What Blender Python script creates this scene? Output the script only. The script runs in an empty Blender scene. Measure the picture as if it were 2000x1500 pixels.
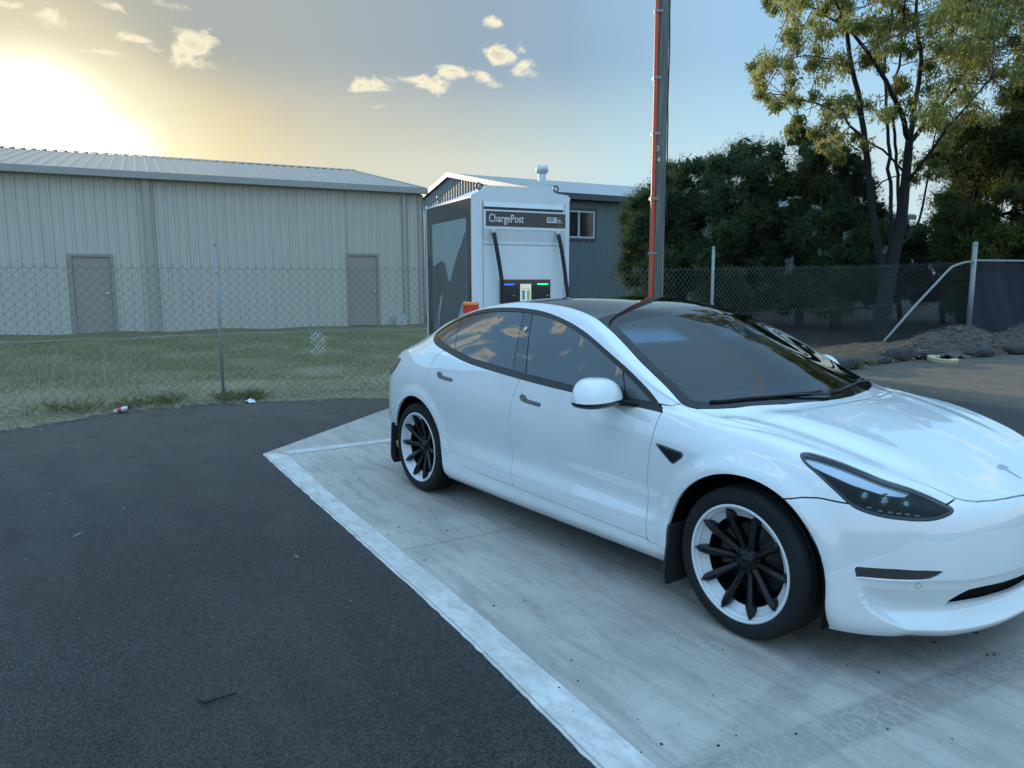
import bpy, math, random
import numpy as np
import mathutils
from mathutils import Vector, Matrix
SC=bpy.context.scene
COL=SC.collection
# ------------------------------------------------ camera (origin = ground under the car's front axle, +X = car forward)
CAM_POS=(1.88576,-3.49796,1.55175)
CAM_YAW,CAM_PITCH,CAM_ROLL,CAM_F=2.51087,0.13686,-0.00285,1426.828
def cam_axes():
    cy,sy=math.cos(CAM_YAW),math.sin(CAM_YAW); cp,sp=math.cos(CAM_PITCH),math.sin(CAM_PITCH)
    f=Vector((cy*cp,sy*cp,-sp)); r=Vector((sy,-cy,0)); u=r.cross(f)
    cr,sr=math.cos(CAM_ROLL),math.sin(CAM_ROLL)
    return r*cr+u*sr, -r*sr+u*cr, f
_r,_u,_f=cam_axes()
cam_d=bpy.data.cameras.new('camera'); cam=bpy.data.objects.new('camera',cam_d); COL.objects.link(cam)
cam.matrix_world=Matrix(((_r.x,_u.x,-_f.x,CAM_POS[0]),(_r.y,_u.y,-_f.y,CAM_POS[1]),(_r.z,_u.z,-_f.z,CAM_POS[2]),(0,0,0,1)))
cam_d.sensor_width=36; cam_d.lens=CAM_F/2000*36; cam_d.clip_start=.05; cam_d.clip_end=3000
SC.camera=cam
# ------------------------------------------------ sky, sun, exposure
SUN_AZ=math.radians(175.9)          # counter-clockwise from +X
SUN_EL=math.radians(9.4)            # lamp: just under the ridge line as seen from the bay
GLOW_EL=math.radians(10.2)
SKY_STRENGTH=.10; SUN_STRENGTH=4.5; EXPOSURE=0.1
def dirv(az,el): return Vector((math.cos(az)*math.cos(el),math.sin(az)*math.cos(el),math.sin(el)))
def pix_dir(u,v):                   # direction in the world of a place in the sky (2000 x 1500 picture)
    d=_f+_r*((u-1000)/CAM_F)-_u*((v-750)/CAM_F); return d.normalized()
def build_world():
    w=bpy.data.worlds.new('World'); SC.world=w; w.use_nodes=True
    nt=w.node_tree; bg=nt.nodes['Background']; L=nt.links.new
    def n(t,**k):
        x=nt.nodes.new(t)
        for a,b in k.items(): setattr(x,a,b)
        return x
    def mt(op,a,b=0.,c=None,clamp=False):
        x=n('ShaderNodeMath',operation=op,use_clamp=clamp)
        for i,q in enumerate([a,b]+([c] if c is not None else [])):
            if isinstance(q,(int,float)): x.inputs[i].default_value=q
            else: L(q,x.inputs[i])
        return x.outputs[0]
    def dot(v,c):
        x=n('ShaderNodeVectorMath',operation='DOT_PRODUCT'); L(v,x.inputs[0]); x.inputs[1].default_value=tuple(c); return x.outputs['Value']
    def mix(f,a,b,mode='MIX'):
        x=n('ShaderNodeMix',data_type='RGBA',blend_type=mode)
        for i,q in ((0,f),(6,a),(7,b)):
            if isinstance(q,(int,float)): x.inputs[i].default_value=q
            elif isinstance(q,tuple): x.inputs[i].default_value=(*q,1)
            else: L(q,x.inputs[i])
        return x.outputs[2]
    tc=n('ShaderNodeTexCoord'); D=tc.outputs['Generated']
    sd=dirv(SUN_AZ,GLOW_EL); cs=dot(D,sd); ang=mt('ARCCOSINE',mt('MINIMUM',mt('MAXIMUM',cs,-1.),1.))
    x=n('ShaderNodeSeparateXYZ'); L(D,x.inputs[0]); el=mt('ARCSINE',x.outputs[2])
    def lin(c): return tuple(((q/255)/12.92 if q/255<=.04045 else ((q/255+.055)/1.055)**2.4) for q in c)
    def rampn(stops):
        r=n('ShaderNodeValToRGB'); e=r.color_ramp.elements; L(mt('DIVIDE',ang,math.pi),r.inputs[0])
        while len(e)<len(stops): e.new(.5)
        for q,(p_,c) in zip(e,stops): q.position=p_; q.color=(*c,1)
        return r.outputs[0]
    def th(u,v): return pix_dir(u,v).angle(sd)/math.pi
    hi=[(th(150,40),lin((214,206,178))),(th(260,40),lin((186,184,168))),(th(380,40),lin((170,174,169))),(th(600,40),lin((165,174,176))),(th(900,40),lin((150,169,184))),(th(1100,40),lin((146,173,196))),(th(1400,40),lin((156,195,225))),(.40,(.33,.64,1.0)),(.62,(.40,.80,1.2)),(1.,(.45,.84,1.2))]
    lo=[(0,(3.,2.9,2.6)),(th(130,245),(1.15,1.1,.92)),(th(235,245),(.98,.94,.68)),(th(330,245),(.87,.80,.54)),(th(450,245),lin((226,212,174))),(th(560,245),lin((210,202,178))),(th(740,245),lin((198,199,185))),(th(900,245),lin((190,198,192))),(th(1110,245),lin((180,204,210))),(th(1400,245),lin((173,213,232))),(.42,(.46,.70,.92)),(.7,(.58,.80,1.0)),(1.,(.62,.82,1.02))]
    lowest=[(0,(3.,2.9,2.6)),(th(330,310),(1.05,.95,.62)),(th(450,310),lin((239,224,182))),(th(640,310),lin((217,213,190))),(th(880,310),lin((211,216,201))),(th(1050,310),lin((206,217,212))),(th(1250,310),lin((190,220,230))),(.42,lin((205,222,226))),(1.,(.72,.76,.80))]
    R_hi,R_lo,R_lw=rampn(hi),rampn(lo),rampn(lowest)
    def mr(v,a_,b_):
        q=n('ShaderNodeMapRange',interpolation_type='SMOOTHSTEP'); L(v,q.inputs[0]); q.inputs[1].default_value=a_; q.inputs[2].default_value=b_; return q.outputs[0]
    tot=mix(mr(el,math.radians(10.6),math.radians(16.5)),R_lo,R_hi); tot=mix(mr(el,math.radians(8.2),math.radians(11.8)),R_lw,tot)
    # aureole stays bright whatever the height
    g1=mt('EXPONENT',mt('MULTIPLY',mt('POWER',mt('DIVIDE',ang,.050),2.0),-1.))
    tot=mix(1.,tot,mixscale(n,L,g1,(2.0,1.8,1.3)),'ADD')
    # the sky overhead and behind the camera
    tot=mix(mr(el,math.radians(30),math.radians(62)),tot,ZENITH)
    zl=mr(dot(D,dirv(math.radians(235),math.radians(26))),.70,.84)
    tot=mix(zl,tot,(.46,.88,1.36))
    tot=mix(1.,tot,(10.,10.,10.),'MULTIPLY')
    # clouds
    nz=n('ShaderNodeTexNoise'); nz.inputs['Scale'].default_value=26; nz.inputs['Detail'].default_value=9; nz.inputs['Roughness'].default_value=.58; nz.inputs['Distortion'].default_value=.55
    mp=n('ShaderNodeMapping'); mp.inputs['Scale'].default_value=(1,1,1.9); L(D,mp.inputs[0]); L(mp.outputs[0],nz.inputs[0])
    blob=None
    for (u,v,rx,ry,a) in CLOUDS:
        c=pix_dir(u,v); rt=c.cross(Vector((0,0,1))).normalized(); up=rt.cross(c).normalized()
        k=1/CAM_F
        qx=mt('DIVIDE',mt('SUBTRACT',dot(D,rt),0.),rx*k); qy=mt('DIVIDE',dot(D,up),ry*k)
        r2=mt('ADD',mt('MULTIPLY',qx,qx),mt('MULTIPLY',qy,qy))
        e=mt('MULTIPLY',mt('EXPONENT',mt('MULTIPLY',r2,-1.)),a)
        e=mt('MULTIPLY',e,mt('GREATER_THAN',dot(D,c),.5))
        blob=e if blob is None else mt('MAXIMUM',blob,e)
    for (az,e_,rx,ry,a) in SIDE_CLOUDS:
        c=dirv(math.radians(az),math.radians(e_)); rt=c.cross(Vector((0,0,1))).normalized(); up=rt.cross(c).normalized()
        qx=mt('DIVIDE',dot(D,rt),math.radians(rx)); qy=mt('DIVIDE',dot(D,up),math.radians(ry))
        e=mt('MULTIPLY',mt('EXPONENT',mt('MULTIPLY',mt('ADD',mt('MULTIPLY',qx,qx),mt('MULTIPLY',qy,qy)),-1.)),a)
        blob=mt('MAXIMUM',blob,mt('MULTIPLY',e,mt('GREATER_THAN',dot(D,c),.5)))
    # scattered clouds in the other half of the sky
    nb=n('ShaderNodeTexNoise'); nb.inputs['Scale'].default_value=3.4; nb.inputs['Detail'].default_value=2; L(mp.outputs[0],nb.inputs[0])
    back=mt('MULTIPLY',mt('SUBTRACT',nb.outputs['Fac'],.535,clamp=False),6.,clamp=True)
    away=n('ShaderNodeMapRange'); L(dot(D,_f),away.inputs[0]); away.inputs[1].default_value=.60; away.inputs[2].default_value=.35
    back=mt('MULTIPLY',mt('MULTIPLY',back,away.outputs[0]),.9)
    blob=mt('MAXIMUM',blob,back)
    nl=n('ShaderNodeTexNoise'); nl.inputs['Scale'].default_value=7; nl.inputs['Detail'].default_value=3; L(mp.outputs[0],nl.inputs[0])
    nf=mt('ADD',mt('MULTIPLY',mt('SUBTRACT',nz.outputs['Fac'],.5),2.6),mt('MULTIPLY',mt('SUBTRACT',nl.outputs['Fac'],.5),1.0))
    cov=n('ShaderNodeMapRange',interpolation_type='SMOOTHSTEP'); L(mt('ADD',blob,nf),cov.inputs[0]); cov.inputs[1].default_value=.38; cov.inputs[2].default_value=.95
    covv=mt('MULTIPLY',cov.outputs[0],mt('MULTIPLY',blob,4.,clamp=True))
    covv=mt('MULTIPLY',covv,mt('GREATER_THAN',x.outputs[2],.02))
    thick=n('ShaderNodeMapRange'); L(mt('ADD',blob,mt('MULTIPLY',nf,.9)),thick.inputs[0]); thick.inputs[1].default_value=.95; thick.inputs[2].default_value=1.5
    tosun=n('ShaderNodeMapRange'); L(cs,tosun.inputs[0]); tosun.inputs[1].default_value=-.6; tosun.inputs[2].default_value=.95
    lit=mix(tosun.outputs[0],(9.5,8.6,7.4),(9.6,8.8,6.3)); shade=mix(tosun.outputs[0],(5.0,5.0,5.2),(4.4,4.1,3.2))
    cc=mix(mt('MULTIPLY',thick.outputs[0],.8),lit,shade)
    cc=mix(zl,cc,mix(1.,cc,(1.9,2.05,2.5),'MULTIPLY'))
    tot=mix(mt('MULTIPLY',covv,.88),tot,cc)
    L(tot,bg.inputs[0]); bg.inputs[1].default_value=SKY_STRENGTH
    return w
def mixscale(n,L,f,col):
    x=n('ShaderNodeMix',data_type='RGBA',blend_type='MIX'); L(f,x.inputs[0]); x.inputs[6].default_value=(0,0,0,1); x.inputs[7].default_value=(*col,1); x.clamp_factor=False; return x.outputs[2]
ZENITH=(.78,1.36,2.0)
CLOUDS=[(388,95,40,30,1.1),(355,110,26,16,.8),(300,95,24,10,.75),(266,78,30,9,.75),(212,103,38,7,.75),(100,38,36,20,.9),(45,48,34,10,.7),(165,100,16,6,.6),(358,14,44,12,.8),(310,0,18,12,.6),(225,12,26,8,.5),(20,10,34,8,.7),
        (728,168,38,15,1.0),(835,165,48,24,1.05),(880,140,40,20,.9),(945,148,30,14,.85),(985,108,42,24,.95),(1025,135,34,20,.95),(975,168,26,10,.7),(962,44,36,13,.85),(735,205,22,7,.5),(458,117,10,5,.4)]
SIDE_CLOUDS=[(196,28.5,3.4,2.3,1.15),(201,26,2.2,1.7,1.1),(189,25,3,2,1),(203,29.6,1.7,1,.95),(205.5,25.5,1.2,.8,.72),(208.5,26.4,1.3,.6,.62),(204,20,3,1.5,.95),(198,18,3,2,1),(191,15,4,2,.9),(211,23.5,1.2,.5,.55),(186,33,3,2,.9),(215,30,3,1.2,.85),(222,24,3,1.5,.8),(196,38,4,2,.8),(230,36,4,2,.8),(212,14,3,1,.7),(96,34,6,1.6,.9),(88,26,8,1.4,.95),(103,20,8,1.2,.9),(92,40,7,1.5,.85),(110,44,6,1.2,.7),(80,33,6,2,.9),(70,24,7,1.5,.9)]
build_world()
sun_d=bpy.data.lights.new('sun','SUN'); sun_d.energy=SUN_STRENGTH; sun_d.angle=math.radians(.53); sun_d.color=(1,.80,.55)
sun=bpy.data.objects.new('sun',sun_d); COL.objects.link(sun); sun.rotation_euler=dirv(SUN_AZ,SUN_EL).to_track_quat('Z','Y').to_euler()
SC.view_settings.view_transform='Standard'; SC.view_settings.look='None'; SC.view_settings.exposure=EXPOSURE; SC.view_settings.gamma=1
SC.cycles.max_bounces=8; SC.cycles.transparent_max_bounces=16; SC.cycles.glossy_bounces=4
# ---------------------------------------------------------------- helpers
random.seed(7); RNG=np.random.default_rng(7)
def tag(o,label=None,cat=None,group=None,kind=None):
    if label: o['label']=label
    if cat: o['category']=cat
    if group: o['group']=group
    if kind: o['kind']=kind
    return o
def empty(name,loc=(0,0,0),rz=0):
    o=bpy.data.objects.new(name,None); COL.objects.link(o); o.location=loc; o.rotation_euler=(0,0,rz); o.empty_display_size=.1
    return o
class MB:
    """collects verts/faces (+ material index) and links them as one mesh object"""
    def __init__(s): s.v=[];s.f=[];s.m=[];s.sm=[]
    def add(s,v,f,m=0,smooth=False):
        b=len(s.v); s.v+= [tuple(map(float,p)) for p in v]; s.f+=[tuple(int(i)+b for i in q) for q in f]; s.m+=[m]*len(f); s.sm+=[smooth]*len(f)
    def box(s,c,d,rz=0,m=0,rot=None):
        R=rot or Matrix.Rotation(rz,3,'Z'); c=Vector(c)
        v=[c+R@Vector((a*d[0]/2,b*d[1]/2,e*d[2]/2)) for a in(-1,1) for b in(-1,1) for e in(-1,1)]
        s.add(v,[(0,1,3,2),(4,6,7,5),(0,4,5,1),(2,3,7,6),(0,2,6,4),(1,5,7,3)],m)
    def tube(s,pts,r,n=8,m=0,caps=True,smooth=True):
        pts=[Vector(p) for p in pts]; rs=r if hasattr(r,'__len__') else [r]*len(pts)
        V=[];F=[];prev=None
        for i,p in enumerate(pts):
            t=(pts[min(i+1,len(pts)-1)]-pts[max(i-1,0)]).normalized()
            if prev is None:
                a=Vector((0,0,1)) if abs(t.z)<.9 else Vector((1,0,0)); u=t.cross(a).normalized()
            else: u=(prev-t*prev.dot(t)).normalized()
            prev=u; w_=t.cross(u)
            V+=[p+(u*math.cos(2*math.pi*k/n)+w_*math.sin(2*math.pi*k/n))*rs[i] for k in range(n)]
        for i in range(len(pts)-1):
            for k in range(n):
                F.append((i*n+k,i*n+(k+1)%n,(i+1)*n+(k+1)%n,(i+1)*n+k))
        s.add(V,F,m,smooth)
        if caps:
            b=len(s.v)-len(V); s.f+=[tuple(b+k for k in reversed(range(n))),tuple(b+(len(pts)-1)*n+k for k in range(n))]; s.m+=[m,m]; s.sm+=[False,False]
    def lathe(s,prof,n=48,M=None,m=0,smooth=True):
        """prof: list of (r, h); axis = local Z, matrix M"""
        M=M or Matrix.Identity(4); V=[];F=[]
        for r,h in prof:
            V+=[M@Vector((r*math.cos(2*math.pi*k/n),r*math.sin(2*math.pi*k/n),h)) for k in range(n)]
        for i in range(len(prof)-1):
            for k in range(n): F.append((i*n+k,i*n+(k+1)%n,(i+1)*n+(k+1)%n,(i+1)*n+k))
        s.add(V,F,m,smooth)
    def prism(s,poly,a,b,fn,m=0):
        """poly 2D, extruded between a and b; fn(u,v,h)->xyz"""
        n=len(poly); V=[fn(u,v,a) for u,v in poly]+[fn(u,v,b) for u,v in poly]
        F=[tuple(range(n)),tuple(reversed(range(n,2*n)))]+[(i,(i+1)%n,n+(i+1)%n,n+i) for i in range(n)]
        s.add(V,F,m)
    def build(s,name,mats,parent=None,auto=None):
        me=bpy.data.meshes.new(name); me.from_pydata(s.v,[],s.f)
        if not isinstance(mats,(list,tuple)): mats=[mats]
        for mt in mats: me.materials.append(mt)
        me.polygons.foreach_set('material_index',s.m); me.polygons.foreach_set('use_smooth',s.sm)
        me.update()
        o=bpy.data.objects.new(name,me); COL.objects.link(o)
        if parent: o.parent=parent
        return o
def mat(name):
    m=bpy.data.materials.new(name); m.use_nodes=True; nt=m.node_tree; return m,nt,nt.nodes['Principled BSDF']
def simple(name,col,rough=.5,metal=0,coat=0,spec=.5,emit=None,es=1):
    m,nt,b=mat(name); b.inputs['Base Color'].default_value=(*col,1); b.inputs['Roughness'].default_value=rough; b.inputs['Metallic'].default_value=metal
    b.inputs['Coat Weight'].default_value=coat; b.inputs['Coat Roughness'].default_value=.03; b.inputs['Specular IOR Level'].default_value=spec
    if emit: b.inputs['Emission Color'].default_value=(*emit,1); b.inputs['Emission Strength'].default_value=es
    return m
def N(nt,t,**k):
    n=nt.nodes.new(t)
    for a,b in k.items(): setattr(n,a,b)
    return n
def noise(nt,vec,scale,detail=4,rough=.55,dist=0):
    n=N(nt,'ShaderNodeTexNoise'); n.inputs['Scale'].default_value=scale; n.inputs['Detail'].default_value=detail; n.inputs['Roughness'].default_value=rough; n.inputs['Distortion'].default_value=dist
    if vec is not None: nt.links.new(vec,n.inputs['Vector'])
    return n.outputs['Fac']
def ramp(nt,f,stops):
    n=N(nt,'ShaderNodeValToRGB'); e=n.color_ramp.elements
    while len(e)<len(stops): e.new(.5)
    for el,(p,c) in zip(e,stops): el.position=p; el.color=(*c,1) if len(c)==3 else c
    nt.links.new(f,n.inputs[0]); return n.outputs[0]
def mixc(nt,f,a,b,mode='MIX'):
    n=N(nt,'ShaderNodeMix',data_type='RGBA',blend_type=mode)
    for i,x in ((0,f),(6,a),(7,b)):
        if isinstance(x,(int,float)): n.inputs[i].default_value=x
        elif isinstance(x,tuple): n.inputs[i].default_value=(*x,1) if len(x)==3 else x
        else: nt.links.new(x,n.inputs[i])
    return n.outputs[2]
def mth(nt,op,a,b=0,c=None):
    n=N(nt,'ShaderNodeMath',operation=op)
    for i,x in enumerate((a,b) if c is None else (a,b,c)):
        if isinstance(x,(int,float)): n.inputs[i].default_value=x
        else: nt.links.new(x,n.inputs[i])
    return n.outputs[0]
def bump(nt,b,h,strength=.3,dist=.01):
    n=N(nt,'ShaderNodeBump'); n.inputs['Strength'].default_value=strength; n.inputs['Distance'].default_value=dist
    nt.links.new(h,n.inputs['Height']); nt.links.new(n.outputs[0],b.inputs['Normal']); return n
def objc(nt): return N(nt,'ShaderNodeTexCoord').outputs['Object']
# ---------------------------------------------------------------- car shell
XS=[.60,.42,.2,0,-.2,-.42,-.8,-1.2,-1.65,-2.1,-2.5,-2.7,-2.875,-3.05,-3.25,-3.44,-3.58]
NI=len(XS)
# side rows, (w,z) for each station; row 0 = rocker bottom ... row 8 = crest / belt
ROW=[
 [(.70,.172),(.815,.170),(.85,.173),(.86,.195),(.865,.197),(.865,.197),(.865,.192),(.865,.187),(.865,.182),(.865,.18),(.868,.18),(.87,.185),(.87,.19),(.86,.195),(.83,.20),(.755,.21),(.68,.22)],
 [(.725,.215),(.848,.22),(.882,.23),(.895,.24),(.900,.245),(.905,.245),(.906,.24),(.906,.238),(.906,.235),(.906,.228),(.904,.23),(.902,.235),(.90,.245),(.89,.25),(.865,.26),(.81,.27),(.72,.28)],
 [(.73,.29),(.853,.29),(.888,.295),(.901,.30),(.908,.30),(.912,.30),(.913,.30),(.913,.30),(.913,.30),(.913,.305),(.911,.31),(.909,.315),(.906,.325),(.90,.335),(.88,.34),(.83,.35),(.74,.36)],
 [(.73,.37),(.855,.365),(.893,.375),(.909,.38),(.914,.385),(.919,.385),(.923,.385),(.924,.388),(.924,.392),(.923,.40),(.917,.41),(.914,.415),(.911,.42),(.905,.43),(.888,.435),(.84,.44),(.75,.45)],
 [(.73,.45),(.855,.44),(.895,.455),(.912,.46),(.912,.465),(.906,.47),(.903,.475),(.903,.48),(.904,.49),(.908,.50),(.914,.51),(.916,.52),(.916,.53),(.911,.53),(.893,.53),(.845,.54),(.755,.54)],
 [(.725,.54),(.852,.53),(.893,.56),(.914,.575),(.917,.59),(.915,.60),(.914,.60),(.915,.61),(.916,.62),(.918,.63),(.921,.65),(.922,.665),(.921,.68),(.914,.675),(.893,.665),(.845,.66),(.755,.66)],
 [(.715,.62),(.840,.62),(.885,.665),(.908,.69),(.914,.71),(.916,.725),(.918,.73),(.919,.74),(.920,.75),(.920,.765),(.921,.79),(.921,.81),(.918,.825),(.908,.815),(.884,.80),(.835,.78),(.75,.78)],
 [(.70,.685),(.812,.71),(.862,.775),(.888,.80),(.900,.825),(.904,.845),(.906,.855),(.906,.865),(.905,.875),(.905,.895),(.903,.925),(.901,.94),(.897,.95),(.885,.94),(.858,.92),(.81,.90),(.735,.88)],
 [(.675,.730),(.765,.790),(.805,.862),(.828,.893),(.850,.910),(.872,.925),(.888,.943),(.889,.957),(.886,.980),(.880,1.005),(.870,1.040),(.865,1.045),(.858,1.045),(.845,1.035),(.815,1.003),(.76,.955),(.69,.925)],
]
FW=[.72,.665,.60,.53,.44,.31,.16,0.]
FX=[.60,.655,.705,.75,.785,.818,.835,.841]
FDX=[-.05,-.018,-.012,-.008,0,0,-.006,-.022,-.055]
FZ=[.165,.205,.27,.35,.43,.52,.60,.655,.700]
def HZ(w):
    return float(np.interp(w,[0,.3,.5,.6,.7,.76,.80,.84,.88],[0,-.008,-.020,-.030,-.040,-.050,-.066,-.085,-.11]))
ZC=lambda x: float(np.interp(x,[-.15,0,.1,.22,.35,.48,.6,.70,.80,.9],[.985,.962,.944,.915,.879,.838,.792,.745,.69,.62]))
XC=[.80,.70,.48,.22,0,-.15,-.60,-1.05,-1.55,-2.05,-2.45,-2.70,-2.95,-3.15,-3.35,-3.55,-3.74]
TZC={6:1.205,7:1.378,8:1.453,9:1.445,10:1.402,11:1.352,12:1.285,13:1.225,14:1.160,15:1.100,16:1.075}
# (w,z) for lines t1..t6 at stations 6..16
TL={
 6:[(.877,.968),(.852,1.045),(.818,1.128),(.755,1.178),(.50,1.203),(.25,1.208)],
 7:[(.876,.982),(.807,1.125),(.728,1.288),(.658,1.352),(.44,1.378),(.22,1.380)],
 8:[(.870,1.005),(.772,1.190),(.662,1.368),(.600,1.420),(.42,1.448),(.21,1.454)],
 9:[(.862,1.032),(.760,1.215),(.645,1.388),(.582,1.424),(.40,1.444),(.20,1.449)],
 10:[(.848,1.075),(.757,1.215),(.648,1.345),(.575,1.367),(.40,1.394),(.20,1.402)],
 11:[(.842,1.085),(.757,1.200),(.660,1.290),(.583,1.316),(.40,1.344),(.20,1.351)],
 12:[(.830,1.087),(.765,1.152),(.692,1.218),(.598,1.266),(.40,1.283),(.20,1.287)],
 13:[(.812,1.068),(.750,1.108),(.680,1.150),(.600,1.192),(.40,1.216),(.20,1.224)],
 14:[(.785,1.035),(.725,1.062),(.655,1.093),(.585,1.123),(.40,1.148),(.20,1.157)],
 15:[(.735,.985),(.680,1.008),(.610,1.035),(.54,1.058),(.38,1.085),(.19,1.096)],
}
def build_cage():
    verts=[];idx={}
    def put(key,co):
        verts.append(co); idx[key]=len(verts)-1
    def P(x,w,z): return (x,w,z)
    K=9;M=8
    ft={}
    # side
    for i in range(NI):
        for k in range(K):
            w,z=ROW[k][i]; x=XS[i]
            if i==0: x=.60+FDX[k]*.6
            if i==NI-1: x=[-3.55,-3.58,-3.60,-3.61,-3.61,-3.60,-3.59,-3.575,-3.55][k]; w-=.012
            ft[('S',i,k)]=P(x,w,z)
    for m in range(1,M):
        for k in range(K):
            s=m/7.
            wc=ROW[k][0][0]/.73
            z=ROW[k][0][1]*(1-s)**1.0+FZ[k]*s if k<8 else None
            if k==8: z=ROW[8][0][1]+(FZ[8]-ROW[8][0][1])*s
            ft[('F',m,k)]=P(FX[m]+FDX[k],FW[m]*wc,z)
    # rear
    BX=[-3.74,-3.79,-3.83,-3.85,-3.853,-3.84,-3.80,-3.765,-3.74]
    BZ=[.23,.29,.37,.46,.55,.68,.85,.97,1.075]
    BW=[.75,.69,.62,.55,.46,.31,.16,0.]
    for m in range(1,M):
        for k in range(K):
            x0,w0,z0=ft[('S',NI-1,k)]
            w=BW[m]/.75*w0; q=(w/w0)
            ft[('B',m,k)]=P(BX[k]+(x0-BX[k])*q**2.6,w,BZ[k]+(z0-BZ[k])*q**1.6)
    # top
    for i in range(1,NI-1):
        w0,z0=ROW[8][i]
        for m in range(1,M):
            if i<=5:
                f=(i)/5.
                wl=[None,.855,.835,.81,.775,.50,.25,0.][m]*f+(FW[m]*.925)*(1-f)
                wl=min(wl,w0-.02*m if m<3 else wl)
                q=wl/w0
                x=XC[i]+(XS[i]-XC[i])*q**2.2
                z=ZC(x)+HZ(wl)
                if i==5: z={1:.945,2:.957,3:.963,4:.967,5:.984,6:.988,7:.988}[m]
                ft[('T',i,m)]=P(x,wl,z)
            else:
                if m==7: w,z=0.,TZC[i]
                else: w,z=TL[i][m-1]
                q=w/w0
                x=XC[i]+(XS[i]-XC[i])*(min(1,q/.62))**2
                ft[('T',i,m)]=P(x,w,z)
    for key,co in ft.items(): put(key,co)
    def G(kind,i,k):
        if kind=='F' and i==0: return idx[('S',0,k)]
        if kind=='B' and i==0: return idx[('S',NI-1,k)]
        if kind=='T':
            if k==0: return idx[('S',i,8)]
            if i==0: return idx[('F',k,8)]
            if i==NI-1: return idx[('B',k,8)]
        return idx[(kind,i,k)]
    faces=[]
    for i in range(NI-1):
        for k in range(K-1):
            faces.append((G('S',i,k),G('S',i+1,k),G('S',i+1,k+1),G('S',i,k+1)))
        for m in range(M-1):
            faces.append((G('T',i,m),G('T',i+1,m),G('T',i+1,m+1),G('T',i,m+1)))
    for m in range(M-1):
        for k in range(K-1):
            faces.append((G('F',m+1,k),G('F',m,k),G('F',m,k+1),G('F',m+1,k+1)))
            faces.append((G('B',m,k),G('B',m+1,k),G('B',m+1,k+1),G('B',m,k+1)))
    V=np.array(verts)
    # right side is y<0 ; mirror
    n=len(V); cen=np.abs(V[:,1])<1e-9
    mir=np.arange(n); add=[]; c=n
    for a in range(n):
        if not cen[a]: mir[a]=c; c+=1; add.append((V[a,0],V[a,1],V[a,2]))
    R=V.copy(); R[:,1]*=-1
    allv=np.vstack([R,np.array(add)])
    allf=[tuple(f) for f in faces]+[tuple(int(mir[a]) for a in reversed(f)) for f in faces]
    return allv,allf
def sub_eval(V,F,level):
    me=bpy.data.meshes.new('tmp'); me.from_pydata([tuple(v) for v in V],[],F); me.update()
    o=bpy.data.objects.new('tmp',me); bpy.context.scene.collection.objects.link(o)
    md=o.modifiers.new('s','SUBSURF'); md.levels=level; md.render_levels=level; md.use_limit_surface=True
    md.boundary_smooth='ALL'
    dg=bpy.context.evaluated_depsgraph_get(); e=o.evaluated_get(dg); m2=e.to_mesh()
    n=len(m2.vertices); co=np.empty(n*3); m2.vertices.foreach_get('co',co); co=co.reshape(-1,3)
    nf=len(m2.polygons); lv=np.empty(nf*4,int); m2.loops.foreach_get('vertex_index',lv) 
    q=lv.reshape(-1,4).copy()
    e.to_mesh_clear(); bpy.data.objects.remove(o); bpy.data.meshes.remove(me)
    return co.copy(),q
def vnormals(V,Q):
    a,b,c,d=V[Q[:,0]],V[Q[:,1]],V[Q[:,2]],V[Q[:,3]]
    fn=np.cross(c-a,d-b); N=np.zeros_like(V)
    for j in range(4): np.add.at(N,Q[:,j],fn)
    return N/np.maximum(np.linalg.norm(N,axis=1,keepdims=True),1e-12)
def sstep(x,a,b):
    t=np.clip((x-a)/(b-a),0,1); return t*t*(3-2*t)
def car_shell():
    V,F=build_cage(); T=V.copy(); C=V.copy()
    for _ in range(4):
        L,_q=sub_eval(C,F,1); C=C+.85*(T-L[:len(T)])
    L,Q=sub_eval(C,F,4)
    return L,Q
# ---------------------------------------------------------------- cutting the shell into panels
def smooth_poly(pts,sub=6,closed=True):
    P=np.array(pts,float); n=len(P); out=[]
    rng=range(n) if closed else range(n-1)
    for i in rng:
        if closed: a,b,c,d=P[(i-1)%n],P[i],P[(i+1)%n],P[(i+2)%n]
        else: a,b,c,d=P[max(i-1,0)],P[i],P[i+1],P[min(i+2,n-1)]
        for k in range(sub):
            t=k/sub; out.append(.5*((2*b)+(c-a)*t+(2*a-5*b+4*c-d)*t*t+(3*b-a-3*c+d)*t**3))
    if not closed: out.append(P[-1])
    return np.array(out)
def sdist(X,poly):
    """signed distance (negative inside) of 2D points X to closed polygon"""
    P=np.array(poly,float); d=np.full(len(X),1e9); ins=np.zeros(len(X),bool)
    for i in range(len(P)):
        a=P[i];b=P[(i+1)%len(P)]; ab=b-a; L=ab@ab
        if L<1e-12: continue
        t=np.clip(((X-a)@ab)/L,0,1); q=X-a-t[:,None]*ab; d=np.minimum(d,(q**2).sum(1))
        c=(a[1]>X[:,1])!=(b[1]>X[:,1])
        with np.errstate(divide='ignore',invalid='ignore'):
            xs=(b[0]-a[0])*(X[:,1]-a[1])/(b[1]-a[1])+a[0]
        ins^=c&(X[:,0]<xs)
    return np.where(ins,-1,1)*np.sqrt(d)
class PM:
    def __init__(s,V,Nn,F): s.V,s.N,s.F=V,Nn,F       # F: list of numpy int arrays (polygons), or (m,4) array part + list
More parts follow.
